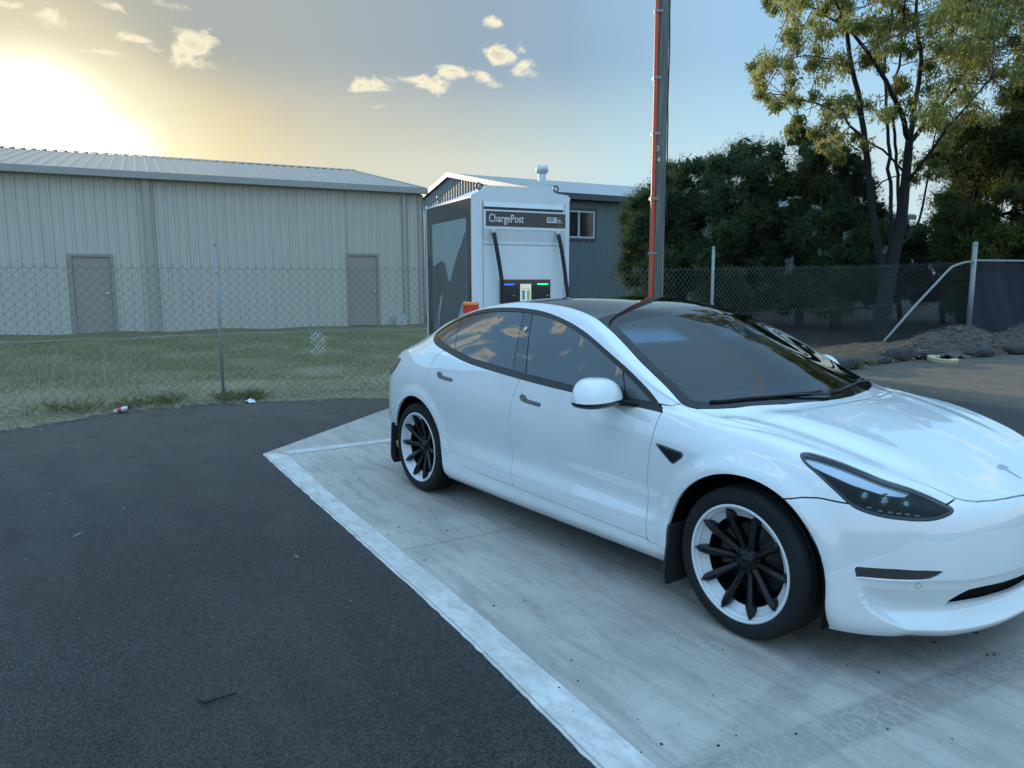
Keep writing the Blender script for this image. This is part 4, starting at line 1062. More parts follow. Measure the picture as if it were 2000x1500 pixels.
grit('gravel',160,fasp,simple('pale_grit',(.35,.34,.31),.8),.0025,.007,-.008)
# ---------------------------------------------------------------- sheds
def cladding_mat(name,c0,c1,rough=.45,metal=0.):
    m,nt,b=mat(name); o=objc(nt); L=nt.links.new
    n1=noise(nt,o,.5,5,.6); st=N(nt,'ShaderNodeMapping'); st.inputs['Scale'].default_value=(5,5,.5); L(o,st.inputs[0]); n2=noise(nt,st.outputs[0],1.4,5,.6)
    c=mixc(nt,n1,c0,c1); c=mixc(nt,ramp(nt,n2,[(.5,(0,0,0)),(.8,(.35,)*3)]),c,tuple(q*.72 for q in c0))
    L(c,b.inputs['Base Color']); b.inputs['Roughness'].default_value=rough; b.inputs['Metallic'].default_value=metal; return m
def ribbed(A,B,z0,z1,holes=[],pitch=.20,depth=.028,ztop=None,outn=None):
    """ribbed cladding along A->B between z0 and z1 (z1 may be a function of distance); holes: (s0,s1,z0,z1)"""
    A=Vector((A[0],A[1],0)); B=Vector((B[0],B[1],0)); Ln=(B-A).length; t=(B-A)/Ln; nrm=outn or Vector((t.y,-t.x,0))
    xs=[];k=0
    while k*pitch<Ln:
        for q,h in ((0,0),(.55,0),(.66,1),(.84,1),(.95,0)):
            s_=(k+q)*pitch
            if s_<Ln: xs.append((s_,h))
        k+=1
    xs.append((Ln,0))
    for a,b_,c,d in holes:
        for s_ in (a,b_): xs.append((s_,0))
    xs.sort()
    V=[];F=[];mb=MB()
    z1f=z1 if callable(z1) else (lambda s_:z1)
    for i in range(len(xs)-1):
        (s_a,ha),(s_b,hb)=xs[i],xs[i+1]
        if s_b-s_a<1e-5: continue
        mid=(s_a+s_b)/2; segs=[(z0,None)]
        spans=[(z0,z0,z1f(s_a),z1f(s_b))]
        for a,b_,c,d in holes:
            if a<mid<b_: spans=[(z0,z0,c,c),(d,d,z1f(s_a),z1f(s_b))] if c>z0+1e-3 else [(d,d,z1f(s_a),z1f(s_b))]
        pa=A+t*s_a+nrm*depth*ha; pb=A+t*s_b+nrm*depth*hb
        for (la,lb,ua,ub) in spans:
            mb.add([(pa.x,pa.y,la),(pb.x,pb.y,lb),(pb.x,pb.y,ub),(pa.x,pa.y,ua)],[(0,1,2,3)])
    return mb
def P3(A,t,nrm,s_,o_,z): return (A.x+t.x*s_+nrm.x*o_,A.y+t.y*s_+nrm.y*o_,z)
def obox(mb,A,t,nrm,s0_,s1_,o0,o1,z0,z1,m=0):
    v=[P3(A,t,nrm,s_,o_,z) for s_ in (s0_,s1_) for o_ in (o0,o1) for z in (z0,z1)]
    mb.add(v,[(0,1,3,2),(4,6,7,5),(0,4,5,1),(2,3,7,6),(0,2,6,4),(1,5,7,3)],m)
WALL1=cladding_mat('grey_cladding',(.475,.460,.410),(.53,.51,.455)); ROOF1=cladding_mat('zinc_roof_sheet',(.42,.42,.40),(.50,.50,.48),.3,.6); TRIM1=simple('grey_flashing',(.34,.34,.32),.4); DOORM=simple('brown_grey_door_paint',(.32,.29,.26),.5)
PIPE=simple('downpipe_paint',(.38,.36,.32),.45)
def shed1():
    C=Vector((-17.95,7.60,0)); t=Vector((-.168,-.986,0)).normalized()      # from the right corner toward the left
    nrm=Vector((.986,-.168,0)).normalized(); Ln=30.
    E=C+t*Ln; zE=4.36; zR=5.95; half=8.0
    root=empty('shed',(C.x,C.y,0)); tag(root,'long light grey ribbed metal shed with two brown doors, behind the fence on the left','building')
    def sof(u,v):
        pass
    # door positions along wall (distance from the corner)
    D=[(1.38,2.30,2.42),(8.32,9.24,2.30)]
    holes=[(a,b_,.30,z) for a,b_,z in D]
    W=ribbed(C,E,.30,zE-.02,holes,.235,.030,outn=nrm); loc=root.location
    def place(mb,name,mt,parent=root):
        mb.v=[(x-loc.x,y-loc.y,z) for x,y,z in mb.v]; return mb.build(name,mt,parent)
    place(W,'wall',WALL1)
    back=-nrm
    # gable wall on the right, far walls
    G=ribbed(C,C+back*2*half,.30,lambda s_: zE+(zR-zE)*(1-abs(s_-half)/half)-.03,[], .235,.030,outn=-t); place(G,'gable_wall',WALL1)
    G=ribbed(E,E+back*2*half,.30,lambda s_: zE+(zR-zE)*(1-abs(s_-half)/half)-.03,[], .235,.030,outn=t); place(G,'gable_wall',WALL1)
    G=ribbed(C+back*2*half,E+back*2*half,.30,zE-.02,[], .235,.030,outn=-nrm); place(G,'wall',WALL1)
    # roof: ribs run up the slope
    def roof(sideo,name):
        mb=MB(); k=0; pitch=.30; ov=.16; xs=[]
        while k*pitch<Ln+.3:
            for q,h in ((0,0),(.6,0),(.72,1),(.86,1),(.98,0)): xs.append(((k+q)*pitch-.12,h))
            k+=1
        o0=(.16 if sideo==0 else -2*half-.16)
        for i in range(len(xs)-1):
            (a,ha),(b_,hb)=xs[i],xs[i+1]
            sl=(zR-zE)/half
            z_e=zE-.16*sl+.03
            mb.add([P3(C,t,nrm,a,o0,z_e+ha*.03),P3(C,t,nrm,b_,o0,z_e+hb*.03),P3(C,t,nrm,b_,-half,zR+.03+hb*.03),P3(C,t,nrm,a,-half,zR+.03+ha*.03)],[(0,1,2,3) if sideo==0 else (3,2,1,0)])
        place(mb,name,ROOF1)
    roof(0,'roof'); roof(1,'roof')
    mb=MB(); 
    for a,b_ in ((-half-.2,-half+.2),): 
        v=[P3(C,t,nrm,s_,o_,z) for s_ in (-.12,Ln+.12) for o_,z in ((-half-.22,zR+.02),(-half,zR+.085),(-half+.22,zR+.02))]
        mb.add(v,[(0,1,4,3),(1,2,5,4)])
    place(mb,'ridge_cap',ROOF1)
    # fascia + gutter along the eave, barge boards
    mb=MB(); obox(mb,C,t,nrm,-.14,Ln+.14,.155,.175,zE-.16,zE+.03); obox(mb,C,t,nrm,-.14,Ln+.14,.175,.26,zE-.15,zE-.13); obox(mb,C,t,nrm,-.14,Ln+.14,.255,.27,zE-.15,zE+.0)
    place(mb,'gutter',TRIM1)
    for sg in (0,1):
        mb=MB(); ss=-.14 if sg==0 else Ln+.12
        for (oa,za,ob,zb) in ((.16,zE,-half,zR),(-2*half-.16,zE,-half,zR)):
            v=[P3(C,t,nrm,s_,o_,z) for s_ in (ss,ss+.02) for o_,z in ((oa,za-.16),(oa,za+.04),(ob,zb+.05),(ob,zb-.15))]
            mb.add(v,[(0,1,2,3),(4,7,6,5),(0,4,5,1),(1,5,6,2),(2,6,7,3),(3,7,4,0)])
        place(mb,'barge_board',TRIM1)
    # corner flashing and base strip
    mb=MB(); obox(mb,C,t,nrm,-.02,.10,.032,.04,.30,zE-.16); obox(mb,C,t,nrm,-.06,-.0405,-.10,.04,.30,zE-.16); place(mb,'corner_flashing',TRIM1)
    mb=MB(); obox(mb,C,t,nrm,0,Ln,-.02,.0,.10,.30); obox(mb,C,t,nrm,-.02,0,-2*half,.0,.10,.30); place(mb,'footing',simple('footing_concrete',(.22,.21,.20),.9))
    for i,(a,b_,zt) in enumerate(D):
        mb=MB(); obox(mb,C,t,nrm,a+.05,b_-.05,-.03,.012,.33,zt-.06); d=place(mb,'door',DOORM)
        f=MB(); obox(f,C,t,nrm,a-.03,a+.045,-.04,.045,.30,zt+.02); obox(f,C,t,nrm,b_-.045,b_+.03,-.04,.045,.30,zt+.02); obox(f,C,t,nrm,a+.045,b_-.045,-.04,.045,zt-.055,zt+.02); fo=f.build('door_frame',DOORM,d) if False else None
        f.v=[(x-loc.x,y-loc.y,z) for x,y,z in f.v]; f.build('door_frame',simple('door_frame_paint',(.30,.28,.25),.5),d)
        h=MB(); c=Vector(P3(C,t,nrm,a+.14,.045,1.33)); h.lathe([(0,.0),(.012,0),(.012,.035),(.03,.04),(.032,.06),(.02,.072),(0,.074)],16,Matrix.Translation(c-Vector((loc.x,loc.y,0)))@nrm.to_track_quat('Z','Y').to_matrix().to_4x4()); h.build('handle',CHROME,d)
    for s_ in (7.35,.52):
        mb=MB(); obox(mb,C,t,nrm,s_,s_+.10 if s_<1 else s_+.16,.034,.12,.33,zE-.15)
        for z in (1.3,2.8): obox(mb,C,t,nrm,s_-.03,s_+.14,.121,.126,z,z+.04)
        place(mb,'downpipe',PIPE)
    mb=MB(); obox(mb,C,t,nrm,.62,.95,.13,.34,.30,.62); place(mb,'pit_box',simple('pale_block',(.42,.44,.45),.7))
shed1()
def cam_ld(lat,dep): return Vector((CAM_POS[0]+dep*math.cos(CAM_YAW)+lat*math.sin(CAM_YAW),CAM_POS[1]+dep*math.sin(CAM_YAW)-lat*math.cos(CAM_YAW),0))
WALL2=cladding_mat('blue_grey_cladding',(.115,.150,.160),(.155,.190,.200)); GAB2=WALL2; ROOF2=cladding_mat('pale_roof_sheet',(.33,.35,.35),(.40,.42,.41),.35,.4)
def shed2():
    """larger shed behind; its long wall faces the bay"""
    C=Vector((-24.40,17.52,0))   # near corner
    fd=Vector((math.cos(CAM_YAW),math.sin(CAM_YAW),0)); rd=Vector((math.sin(CAM_YAW),-math.cos(CAM_YAW),0))
    C=Vector((CAM_POS[0],CAM_POS[1],0))+fd*33.6+rd*1.46
    t=(rd*.883+fd*.469).normalized(); bk=(-rd*.469+fd*.883).normalized(); nrm=-bk
    Ln=26.; zE=5.60; zR=7.75; half=10.6
    root=empty('shed',(C.x,C.y,0)); tag(root,'blue grey metal shed with a pale gabled roof and small window, behind the charging station','building'); loc=root.location
    def place(mb,name,mt,parent=root):
        mb.v=[(x-loc.x,y-loc.y,z) for x,y,z in mb.v]; return mb.build(name,mt,parent)
    # window position: px 1113..1158
    def s_of(u):
        k=(u-1000)/CAM_F; # (1.46+.883s)/(33.6+.469s)=k
        return (k*33.6-1.46)/(.883-.469*k)
    w0,w1=s_of(1106),s_of(1158); z0w,z1w=3.62,4.86
    place(ribbed(C,C+t*Ln,.3,zE-.02,[(w0,w1,z0w,z1w)],.36,.035,outn=nrm),'wall',WALL2)
    place(ribbed(C,C+bk*2*half,.3,lambda s_: zE+(zR-zE)*(1-abs(s_-half)/half)-.03,[],.36,.035,outn=-t),'gable_wall',WALL2)
    place(ribbed(C+t*Ln,C+t*Ln+bk*2*half,.3,lambda s_: zE+(zR-zE)*(1-abs(s_-half)/half)-.03,[],.36,.035,outn=t),'gable_wall',WALL2)
    place(ribbed(C+bk*2*half,C+bk*2*half+t*Ln,.3,zE-.02,[],.36,.035,outn=bk),'wall',WALL2)
    for sd in (0,1):
        mb=MB(); k=0; xs=[]
        while k*.38<Ln+.3:
            for q,h in ((0,0),(.6,0),(.72,1),(.86,1),(.98,0)): xs.append(((k+q)*.38-.15,h))
            k+=1
        o0=.22 if sd==0 else -2*half-.22
        for i in range(len(xs)-1):
            (a,ha),(b_,hb)=xs[i],xs[i+1]; ze=zE-.01
            mb.add([P3(C,t,nrm,a,o0,ze+ha*.03),P3(C,t,nrm,b_,o0,ze+hb*.03),P3(C,t,nrm,b_,-half,zR+.03+hb*.03),P3(C,t,nrm,a,-half,zR+.03+ha*.03)],[(0,1,2,3) if sd==0 else (3,2,1,0)])
        place(mb,'roof',ROOF2)
    mb=MB(); obox(mb,C,t,nrm,-.15,Ln+.15,.22,.36,zE-.27,zE+.0); place(mb,'gutter',simple('dark_gutter',(.07,.085,.095),.4))
    for ss in (-.18,Ln+.15):
        mb=MB()
        for (oa,za,ob,zb) in ((.24,zE,-half,zR),(-2*half-.24,zE,-half,zR)):
            v=[P3(C,t,nrm,s_,o_,z) for s_ in (ss,ss+.03) for o_,z in ((oa,za-.2),(oa,za+.07),(ob,zb+.08),(ob,zb-.17))]
            mb.add(v,[(0,1,2,3),(4,7,6,5),(0,4,5,1),(1,5,6,2),(2,6,7,3),(3,7,4,0)])
        place(mb,'barge_board',simple('pale_barge',(.42,.42,.40),.4))
    al=simple('white_window_frame',(.55,.56,.57),.4)
    f=MB(); fw=.075
    mid=w0+(w1-w0)*.42
    for (a,b_,c,d) in ((w0,w0+fw,z0w,z1w),(w1-fw,w1,z0w,z1w),(w0+fw,w1-fw,z0w,z0w+fw),(w0+fw,w1-fw,z1w-fw,z1w),(mid-.035,mid+.035,z0w+fw,z1w-fw)): obox(f,C,t,nrm,a,b_,-.02,.05,c,d)
    fo=place(f,'window',al); g=MB(); obox(g,C,t,nrm,w0+.02,w1-.02,-.04,-.01,z0w+.02,z1w-.02); g.v=[(x-loc.x,y-loc.y,z) for x,y,z in g.v]; g.build('pane',simple('dark_pane',(.02,.025,.03),.08,coat=1),fo)
    tr=MB()
    for (a,b_,c,d) in ((w0-.12,w0,z0w-.12,z1w+.12),(w1,w1+.12,z0w-.12,z1w+.12),(w0,w1,z0w-.12,z0w),(w0,w1,z1w,z1w+.12)): obox(tr,C,t,nrm,a,b_,.03,.045,c,d)
    tr.v=[(x-loc.x,y-loc.y,z) for x,y,z in tr.v]; tr.build('window_flashing',simple('dark_flashing',(.05,.065,.075),.4),fo)
    # roof vent, px 1058
    s_=s_of(1058)+2.2; c=Vector(P3(C,t,nrm,s_,-half*.55,zE+(zR-zE)*.55)); s2=s_
    # solve for lateral match
    for s2 in np.linspace(-3,8,400):
        q=Vector(P3(C,t,nrm,s2,-half*.55,0)); rel=q-Vector((CAM_POS[0],CAM_POS[1],0)); 
        if rel.dot(rd)/rel.dot(fd)>58/CAM_F: break
    c=Vector(P3(C,t,nrm,s2,-half*.55,zE+(zR-zE)*.55))
    mb=MB(); mb.lathe([(.21,-.1),(.21,.62),(.19,.64)],20); mb.lathe([(.25,.60),(.33,.68),(.345,.80),(.32,.93),(.22,1.03),(.0,1.06)],24); mb.lathe([(.0,.60),(.25,.60)],24)
    mb.v=[(x+c.x-loc.x,y+c.y-loc.y,z+c.z) for x,y,z in mb.v]; mb.build('roof_vent',simple('galvanised_vent',(.55,.57,.58),.35,metal=.5),root)
shed2()
# ---------------------------------------------------------------- charging station
FD=Vector((math.cos(CAM_YAW),math.sin(CAM_YAW),0)); RD=Vector((math.sin(CAM_YAW),-math.cos(CAM_YAW),0))
def world_at(u,v,dep):
    d=_f+_r*((u-1000)/CAM_F)-_u*((v-750)/CAM_F); return Vector(CAM_POS)+d*dep
CAB=cladding_mat('white_cabinet_paint',(.66,.69,.71),(.70,.73,.75),.38); CABD=simple('dark_panel_glass',(.022,.026,.030),.12,coat=.6); SIGNM=simple('sign_charcoal',(.035,.038,.042),.3,coat=.2)
LETM=simple('sign_letter_white',(.72,.74,.76),.4); GRN=simple('sign_letter_green',(.16,.40,.08),.4)
def text_mesh(body,size,mt,parent,fn,ext=.002,name='lettering',xs=1.,shear=0,bold=0):
    cu=bpy.data.curves.new('t','FONT'); cu.body=body; cu.size=size; cu.extrude=ext; cu.resolution_u=3; cu.offset=bold
    o=bpy.data.objects.new('t',cu); COL.objects.link(o); bpy.context.view_layer.update(); me=bpy.data.meshes.new_from_object(o); bpy.data.objects.remove(o); bpy.data.curves.remove(cu)
    for v_ in me.vertices:
        c=v_.co; v_.co=fn(c.x*xs,c.y,c.z)
    me.materials.clear(); me.materials.append(mt); me.update(); o=bpy.data.objects.new(name,me); COL.objects.link(o); o.parent=parent; return o
def charger():
    O=Vector((-4.825,.875,0)); f=Vector((.1756,.9845,0)).normalized(); b=Vector((-f.y,f.x,0)); n=-b     # n = outward normal of the front
    root=empty('charging_station',(O.x,O.y,0)); tag(root,'tall white charging cabinet with two hanging cables and dark side poster, behind the parked car','charging station')
    W,D,H=1.22,1.40,2.48
    def q(s_,o_,z): return (f.x*s_-b.x*o_*-1 if False else f.x*s_+n.x*o_, f.y*s_+n.y*o_, z)    # local to root; o_ outward from the front face
    def bx(mb,s0_,s1_,o0,o1,z0,z1,m=0):
        v=[q(s_,o_,z) for s_ in (s0_,s1_) for o_ in (o0,o1) for z in (z0,z1)]
        mb.add(v,[(0,1,3,2),(4,6,7,5),(0,4,5,1),(2,3,7,6),(0,2,6,4),(1,5,7,3)],m)
    mb=MB()
    # body with rounded vertical edges: side posts + core
    def rounded(mb,s0_,s1_,o0,o1,z0,z1,r=.025,seg=4):
        P=[]
        for (cs,co,a0) in ((s1_-r,o1-r,0),(s0_+r,o1-r,90),(s0_+r,o0+r,180),(s1_-r,o0+r,270)):
            for k in range(seg+1):
                a=math.radians(a0+90*k/seg); P.append((cs+r*math.cos(a),co+r*math.sin(a)))
        m_=len(P); V=[q(a,c,z) for z in (z0,z1) for a,c in P]
        F=[(i,(i+1)%m_,m_+(i+1)%m_,m_+i) for i in range(m_)]+[tuple(range(m_,2*m_)),tuple(reversed(range(m_)))]
        mb.add(V,F)
    rounded(mb,0,W,-D,0,.12,H); body=mb.build('cabinet',CAB,root)
    mb=MB(); bx(mb,.05,W-.05,-D+.05,-.05,-.0,.12); mb.build('plinth',simple('grey_plinth',(.16,.16,.165),.6),root)
    # top hood: chamfered
    prof=[(.0,2.4805),(.012,2.50),(.115,2.545),(.185,2.60),(.925,2.605),(1.03,2.555),(1.19,2.54),(W,2.515),(W,2.4805)]
    mb=MB(); m_=len(prof); V=[q(s_,o_,z) for o_ in (.0,-D) for s_,z in prof]
    V=[q(s_,-.002,z) for s_,z in prof]+[q(s_ ,-D+.002,z if z<2.49 else z-(.06 if z>2.56 else .02)) for s_,z in prof]
    mb.add(V,[tuple(range(m_)),tuple(reversed(range(m_,2*m_)))]+[(i,m_+i,m_+(i+1)%m_,(i+1)%m_) for i in range(m_)]); mb.build('top_cover',CAB,root)
    for (s_,o_) in ((.128,-.10),(1.086,-.10),(.128,-D+.1),(1.086,-D+.1)):
        mb=MB(); c=Vector(q(s_,o_,2.62 if s_>1 else 2.60)); ring=[]
        for k in range(17):
            a=2*math.pi*k/16; ring.append(c+Vector((f.x*math.cos(a)*.030,f.y*math.cos(a)*.030,math.sin(a)*.030)))
        mb.tube(ring,.011,8,caps=False); mb.tube([c+Vector((0,0,-.075)),c+Vector((0,0,-.034))],.014,8); mb.build('lifting_eye',GREYM,root)
    # front face: thin reveal lines, louvre slot, sign, angled valance, lower door
    DK=simple('shadow_gap',(.05,.055,.06),.7)
    mb=MB(); bx(mb,.126,.131,.0,.0015,.14,2.44); mb.build('panel_gap',DK,root)
    mb=MB(); bx(mb,1.139,1.144,.0,.0015,.14,2.44); mb.build('panel_gap',DK,root)
    mb=MB(); v=[q(.135,.002,2.43),q(1.13,.002,2.43),q(1.13,.020,2.375),q(.135,.020,2.375),q(1.13,.002,2.372),q(.135,.002,2.372)]; mb.add(v,[(0,1,2,3),(3,2,4,5)]); mb.build('louvre',CAB,root)
    mb=MB(); bx(mb,.140,1.120,.001,.004,2.348,2.371); mb.build('vent_slot',DK,root)
    mb=MB(); rounded(mb,.130,1.153,.001,.034,2.135,2.343,.006,2); fr=mb.build('sign_frame',CAB,root)
    mb=MB(); bx(mb,.150,1.136,.0345,.0375,2.168,2.326); sg=mb.build('sign',SIGNM,root)
    fn=lambda s0_,z0: (lambda x,y,z: Vector(q(s0_+x,.0395+z,z0+y)))
    text_mesh('ChargePost',.122,LETM,sg,fn(.180,2.212),xs=.735)
    mb=MB(); rounded(mb,.893,1.103,.0378,.0395,2.222,2.288,.012,3); mb.build('logo_plate',LETM,sg)
    text_mesh('ads',.074,SIGNM,sg,lambda x,y,z: Vector(q(.903+x,.0405+z*.5,2.240+y)),xs=.93,bold=.0005)
    mb=MB(); rounded(mb,1.022,1.099,.0399,.0409,2.229,2.284,.010,3); mb.build('logo_plate',SIGNM,sg)
    text_mesh('tec',.056,LETM,sg,lambda x,y,z: Vector(q(1.026+x,.0418+z*.5,2.236+y)),xs=.78,bold=.0002)
    text_mesh('Energy',.021,GRN,sg,lambda x,y,z: Vector(q(1.031+x,.0395+z,2.192+y)))
    # valance sloping back under the sign
    mb=MB(); v=[q(.132,.030,2.133),q(1.137,.030,2.133),q(1.137,.002,2.02),q(.132,.002,2.02),q(.132,.002,2.133),q(1.137,.002,2.133)]; mb.add(v,[(0,3,2,1),(0,4,3),(1,2,5)]); mb.build('valance',CAB,root)
    mb=MB(); bx(mb,.135,1.137,.0,.003,1.972,1.976); mb.build('panel_gap',DK,root)
    mb=MB(); bx(mb,.327,.953,.001,.022,1.02,1.594); sc=mb.build('screen_panel',CABD,root)
    B=simple('blue_status_light',(.02,.05,.3),.4,emit=(.01,.05,1.),es=4.5); G=simple('green_status_light',(.02,.3,.08),.4,emit=(.02,1.,.22),es=3.2)
    mb=MB(); bx(mb,.352,.494,.0225,.027,1.534,1.546); mb.build('status_light',B,sc)
    mb=MB(); bx(mb,.786,.920,.0225,.027,1.537,1.549); mb.build('status_light',G,sc)
    SCR=simple('display_page',(.5,.5,.45),.4,emit=(.62,.70,.48),es=.50); SB=simple('display_blue',(.05,.1,.2),.4,emit=(.08,.20,.36),es=.55); SG=simple('display_green',(.1,.2,.1),.4,emit=(.20,.34,.18),es=.6)
    mb=MB(); bx(mb,.568,.705,.0225,.025,1.33,1.546); ds=mb.build('display',SCR,sc)
    mb=MB(); bx(mb,.588,.626,.0255,.0265,1.37,1.476); mb.build('display_tile',SB,ds)
    mb=MB(); bx(mb,.650,.690,.0255,.0265,1.37,1.476); mb.build('display_tile',SG,ds)
    mb=MB(); bx(mb,.585,.690,.0255,.0262,1.495,1.500); mb.build('display_tile',simple('display_rule',(.1,.1,.1),.5,emit=(.2,.24,.18),es=.5),ds)
    for s_ in (.478,.905):
        mb=MB(); bx(mb,s_,s_+.022,.0225,.024,1.415,1.420); mb.build('indicator',LETM,sc)
    # connectors parked in the panel
    for s_ in (.40,.86):
        mb=MB(); c=Vector(q(s_,.03,1.20)); mb.tube([c,c+n*.05+Vector((0,0,-.03)),c+n*.11+Vector((0,0,-.10))],[.034,.032,.024],12); mb.build('connector',PLASTIC,sc)
    # cables: hang from short white spigots
    for (sa,pts) in ((0,[(.232,.05,2.115),(.240,.075,2.02),(.262,.085,1.88),(.292,.09,1.70),(.318,.09,1.53),(.338,.10,1.35),(.352,.13,1.15),(.35,.16,1.0),(.37,.15,.95),(.40,.12,1.05)]),
                     (1,[(1.031,.05,2.115),(1.042,.075,2.03),(1.066,.085,1.90),(1.090,.09,1.76),(1.118,.09,1.58),(1.142,.09,1.40),(1.15,.11,1.2),(1.12,.16,1.0),(1.02,.18,.93),(.90,.13,1.05)])):
        P=smooth_poly(pts,4,closed=False); mb=MB(); mb.tube([q(*p_) for p_ in P],.022,10); mb.build('charging_cable',RUBBER,root)
        c=Vector(q(pts[0][0],.03,2.133)); mb=MB(); mb.lathe([(.0,-.0),(.030,-.0),(.030,-.035),(.024,-.045),(.0,-.045)],14,Matrix.Translation(c+n*.02)); mb.build('cable_spigot',simple('spigot_grey',(.45,.46,.47),.4) if 'spigot_grey' not in bpy.data.materials else bpy.data.materials['spigot_grey'],root)
    # left flank: dark glass with a mountain and waterfall poster
    def sq(o_,r_,z): return (f.x*(-o_)-n.x*r_, f.y*(-o_)-n.y*r_, z)
    def sbox(mb,r0,r1,o0,o1,z0,z1):
        v=[sq(o_,r_,z) for r_ in (r0,r1) for o_ in (o0,o1) for z in (z0,z1)]; mb.add(v,[(0,1,3,2),(4,6,7,5),(0,4,5,1),(2,3,7,6),(0,2,6,4),(1,5,7,3)])
    mb=MB(); sbox(mb,.03,D-.012,.001,.016,.18,2.462); sp=mb.build('side_panel',CABD,root)
    mb=MB(); sbox(mb,D-.010,D+.006,.001,.028,.12,2.50); mb.build('edge_trim',CAB,root)
    def m_poster():
        m,nt,b=mat('poster_print'); o=objc(nt); L=nt.links.new; s=N(nt,'ShaderNodeSeparateXYZ'); L(o,s.inputs[0]); n1=noise(nt,o,6,6,.6); n2=noise(nt,o,25,4,.7)
        c=mixc(nt,n1,(.24,.29,.29),(.29,.34,.34)); L(c,b.inputs['Base Color']); b.inputs['Roughness'].default_value=.18; b.inputs['Coat Weight'].default_value=.5; return m
    mb=MB(); sbox(mb,.12,1.19,.0165,.0185,.55,2.26); po=mb.build('poster',m_poster(),sp)
    def spoly(name,pts,mt,o1): 
        mb=MB(); k=len(pts); V=[sq(.0188,r_,z) for r_,z in pts]+[sq(o1,r_,z) for r_,z in pts]
        mb.add(V,[tuple(range(k)),tuple(reversed(range(k,2*k)))]+[(i,(i+1)%k,k+(i+1)%k,k+i) for i in range(k)]); return mb.build(name,mt,po)
    rock=simple('poster_rock',(.060,.072,.075),.25,coat=.4); fog=simple('poster_fog',(.16,.20,.215),.25,coat=.4); wat=simple('poster_water',(.28,.33,.35),.25,coat=.4)
    spoly('poster_mountain',[(.13,2.12),(.20,2.06),(.26,1.98),(.36,1.90),(.50,1.73),(.60,1.60),(.64,1.56),(.70,1.64),(.78,1.80),(.92,1.815),(1.02,1.79),(1.18,1.76),(1.18,.56),(.13,.56)],rock,.0196)
    r=random.Random(4)
    for (ra,za,rb,zb,w_) in ((.92,1.40,1.12,.80,.030),(.86,1.46,1.02,1.05,.018),(1.0,1.30,1.14,1.0,.016)):
        pts=[];k=8
        for i in range(k+1): pts.append((ra+(rb-ra)*i/k-w_*.5+r.uniform(-.006,.006),za+(zb-za)*i/k))
        for i in range(k,-1,-1): pts.append((ra+(rb-ra)*i/k+w_*.5+r.uniform(-.006,.006),za+(zb-za)*i/k))
        spoly('poster_stream',pts,wat,.0200)
    spoly('poster_stream',smooth_poly([(.155,1.36),(.25,1.33),(.34,1.22),(.41,1.08),(.48,.92),(.50,.80),(.44,.78),(.38,.86),(.33,1.02),(.26,1.16),(.19,1.24),(.16,1.27)],3).tolist(),simple('poster_fall',(.28,.33,.39),.25,coat=.4),.0202)
    # right flank and back: plain dark glass too
    mb=MB(); v0=W
    v=[(f.x*(v0+o_)-n.x*r_,f.y*(v0+o_)-n.y*r_,z) for r_ in (.03,D-.03) for o_ in (.001,.014) for z in (.18,2.46)]; mb.add(v,[(0,1,3,2),(4,6,7,5),(0,4,5,1),(2,3,7,6),(0,2,6,4),(1,5,7,3)]); mb.build('side_panel',CABD,root)
charger()
# ---- striped bollard in front of it
def bollard():
    c=world_at(919.5,600,7.62); root=empty('bollard',(c.x,c.y,0)); tag(root,'orange topped bollard with a red band, in front of the charging cabinet corner','bollard')
    zt=1.362
    OR=simple('bollard_orange',(.80,.26,.03),.45); YE=simple('bollard_yellow',(.72,.40,.05),.45); RE=simple('bollard_red_band',(.62,.035,.02),.3)
    mb=MB(); mb.lathe([(0,0),(.10,0),(.10,.012),(.084,.014)],28); mb.build('base_plate',GREYM,root)
    mb=MB(); mb.lathe([(.082,.012),(.082,zt-.115)],28); mb.lathe([(.082,zt-.03),(.082,zt-.014),(.076,zt-.004),(.060,zt),(0,zt)],28,m=1); mb.build('post',[YE,OR],root)
    mb=MB(); mb.lathe([(.0835,zt-.116),(.0835,zt-.029)],28); mb.build('reflective_band',RE,root)
bollard()
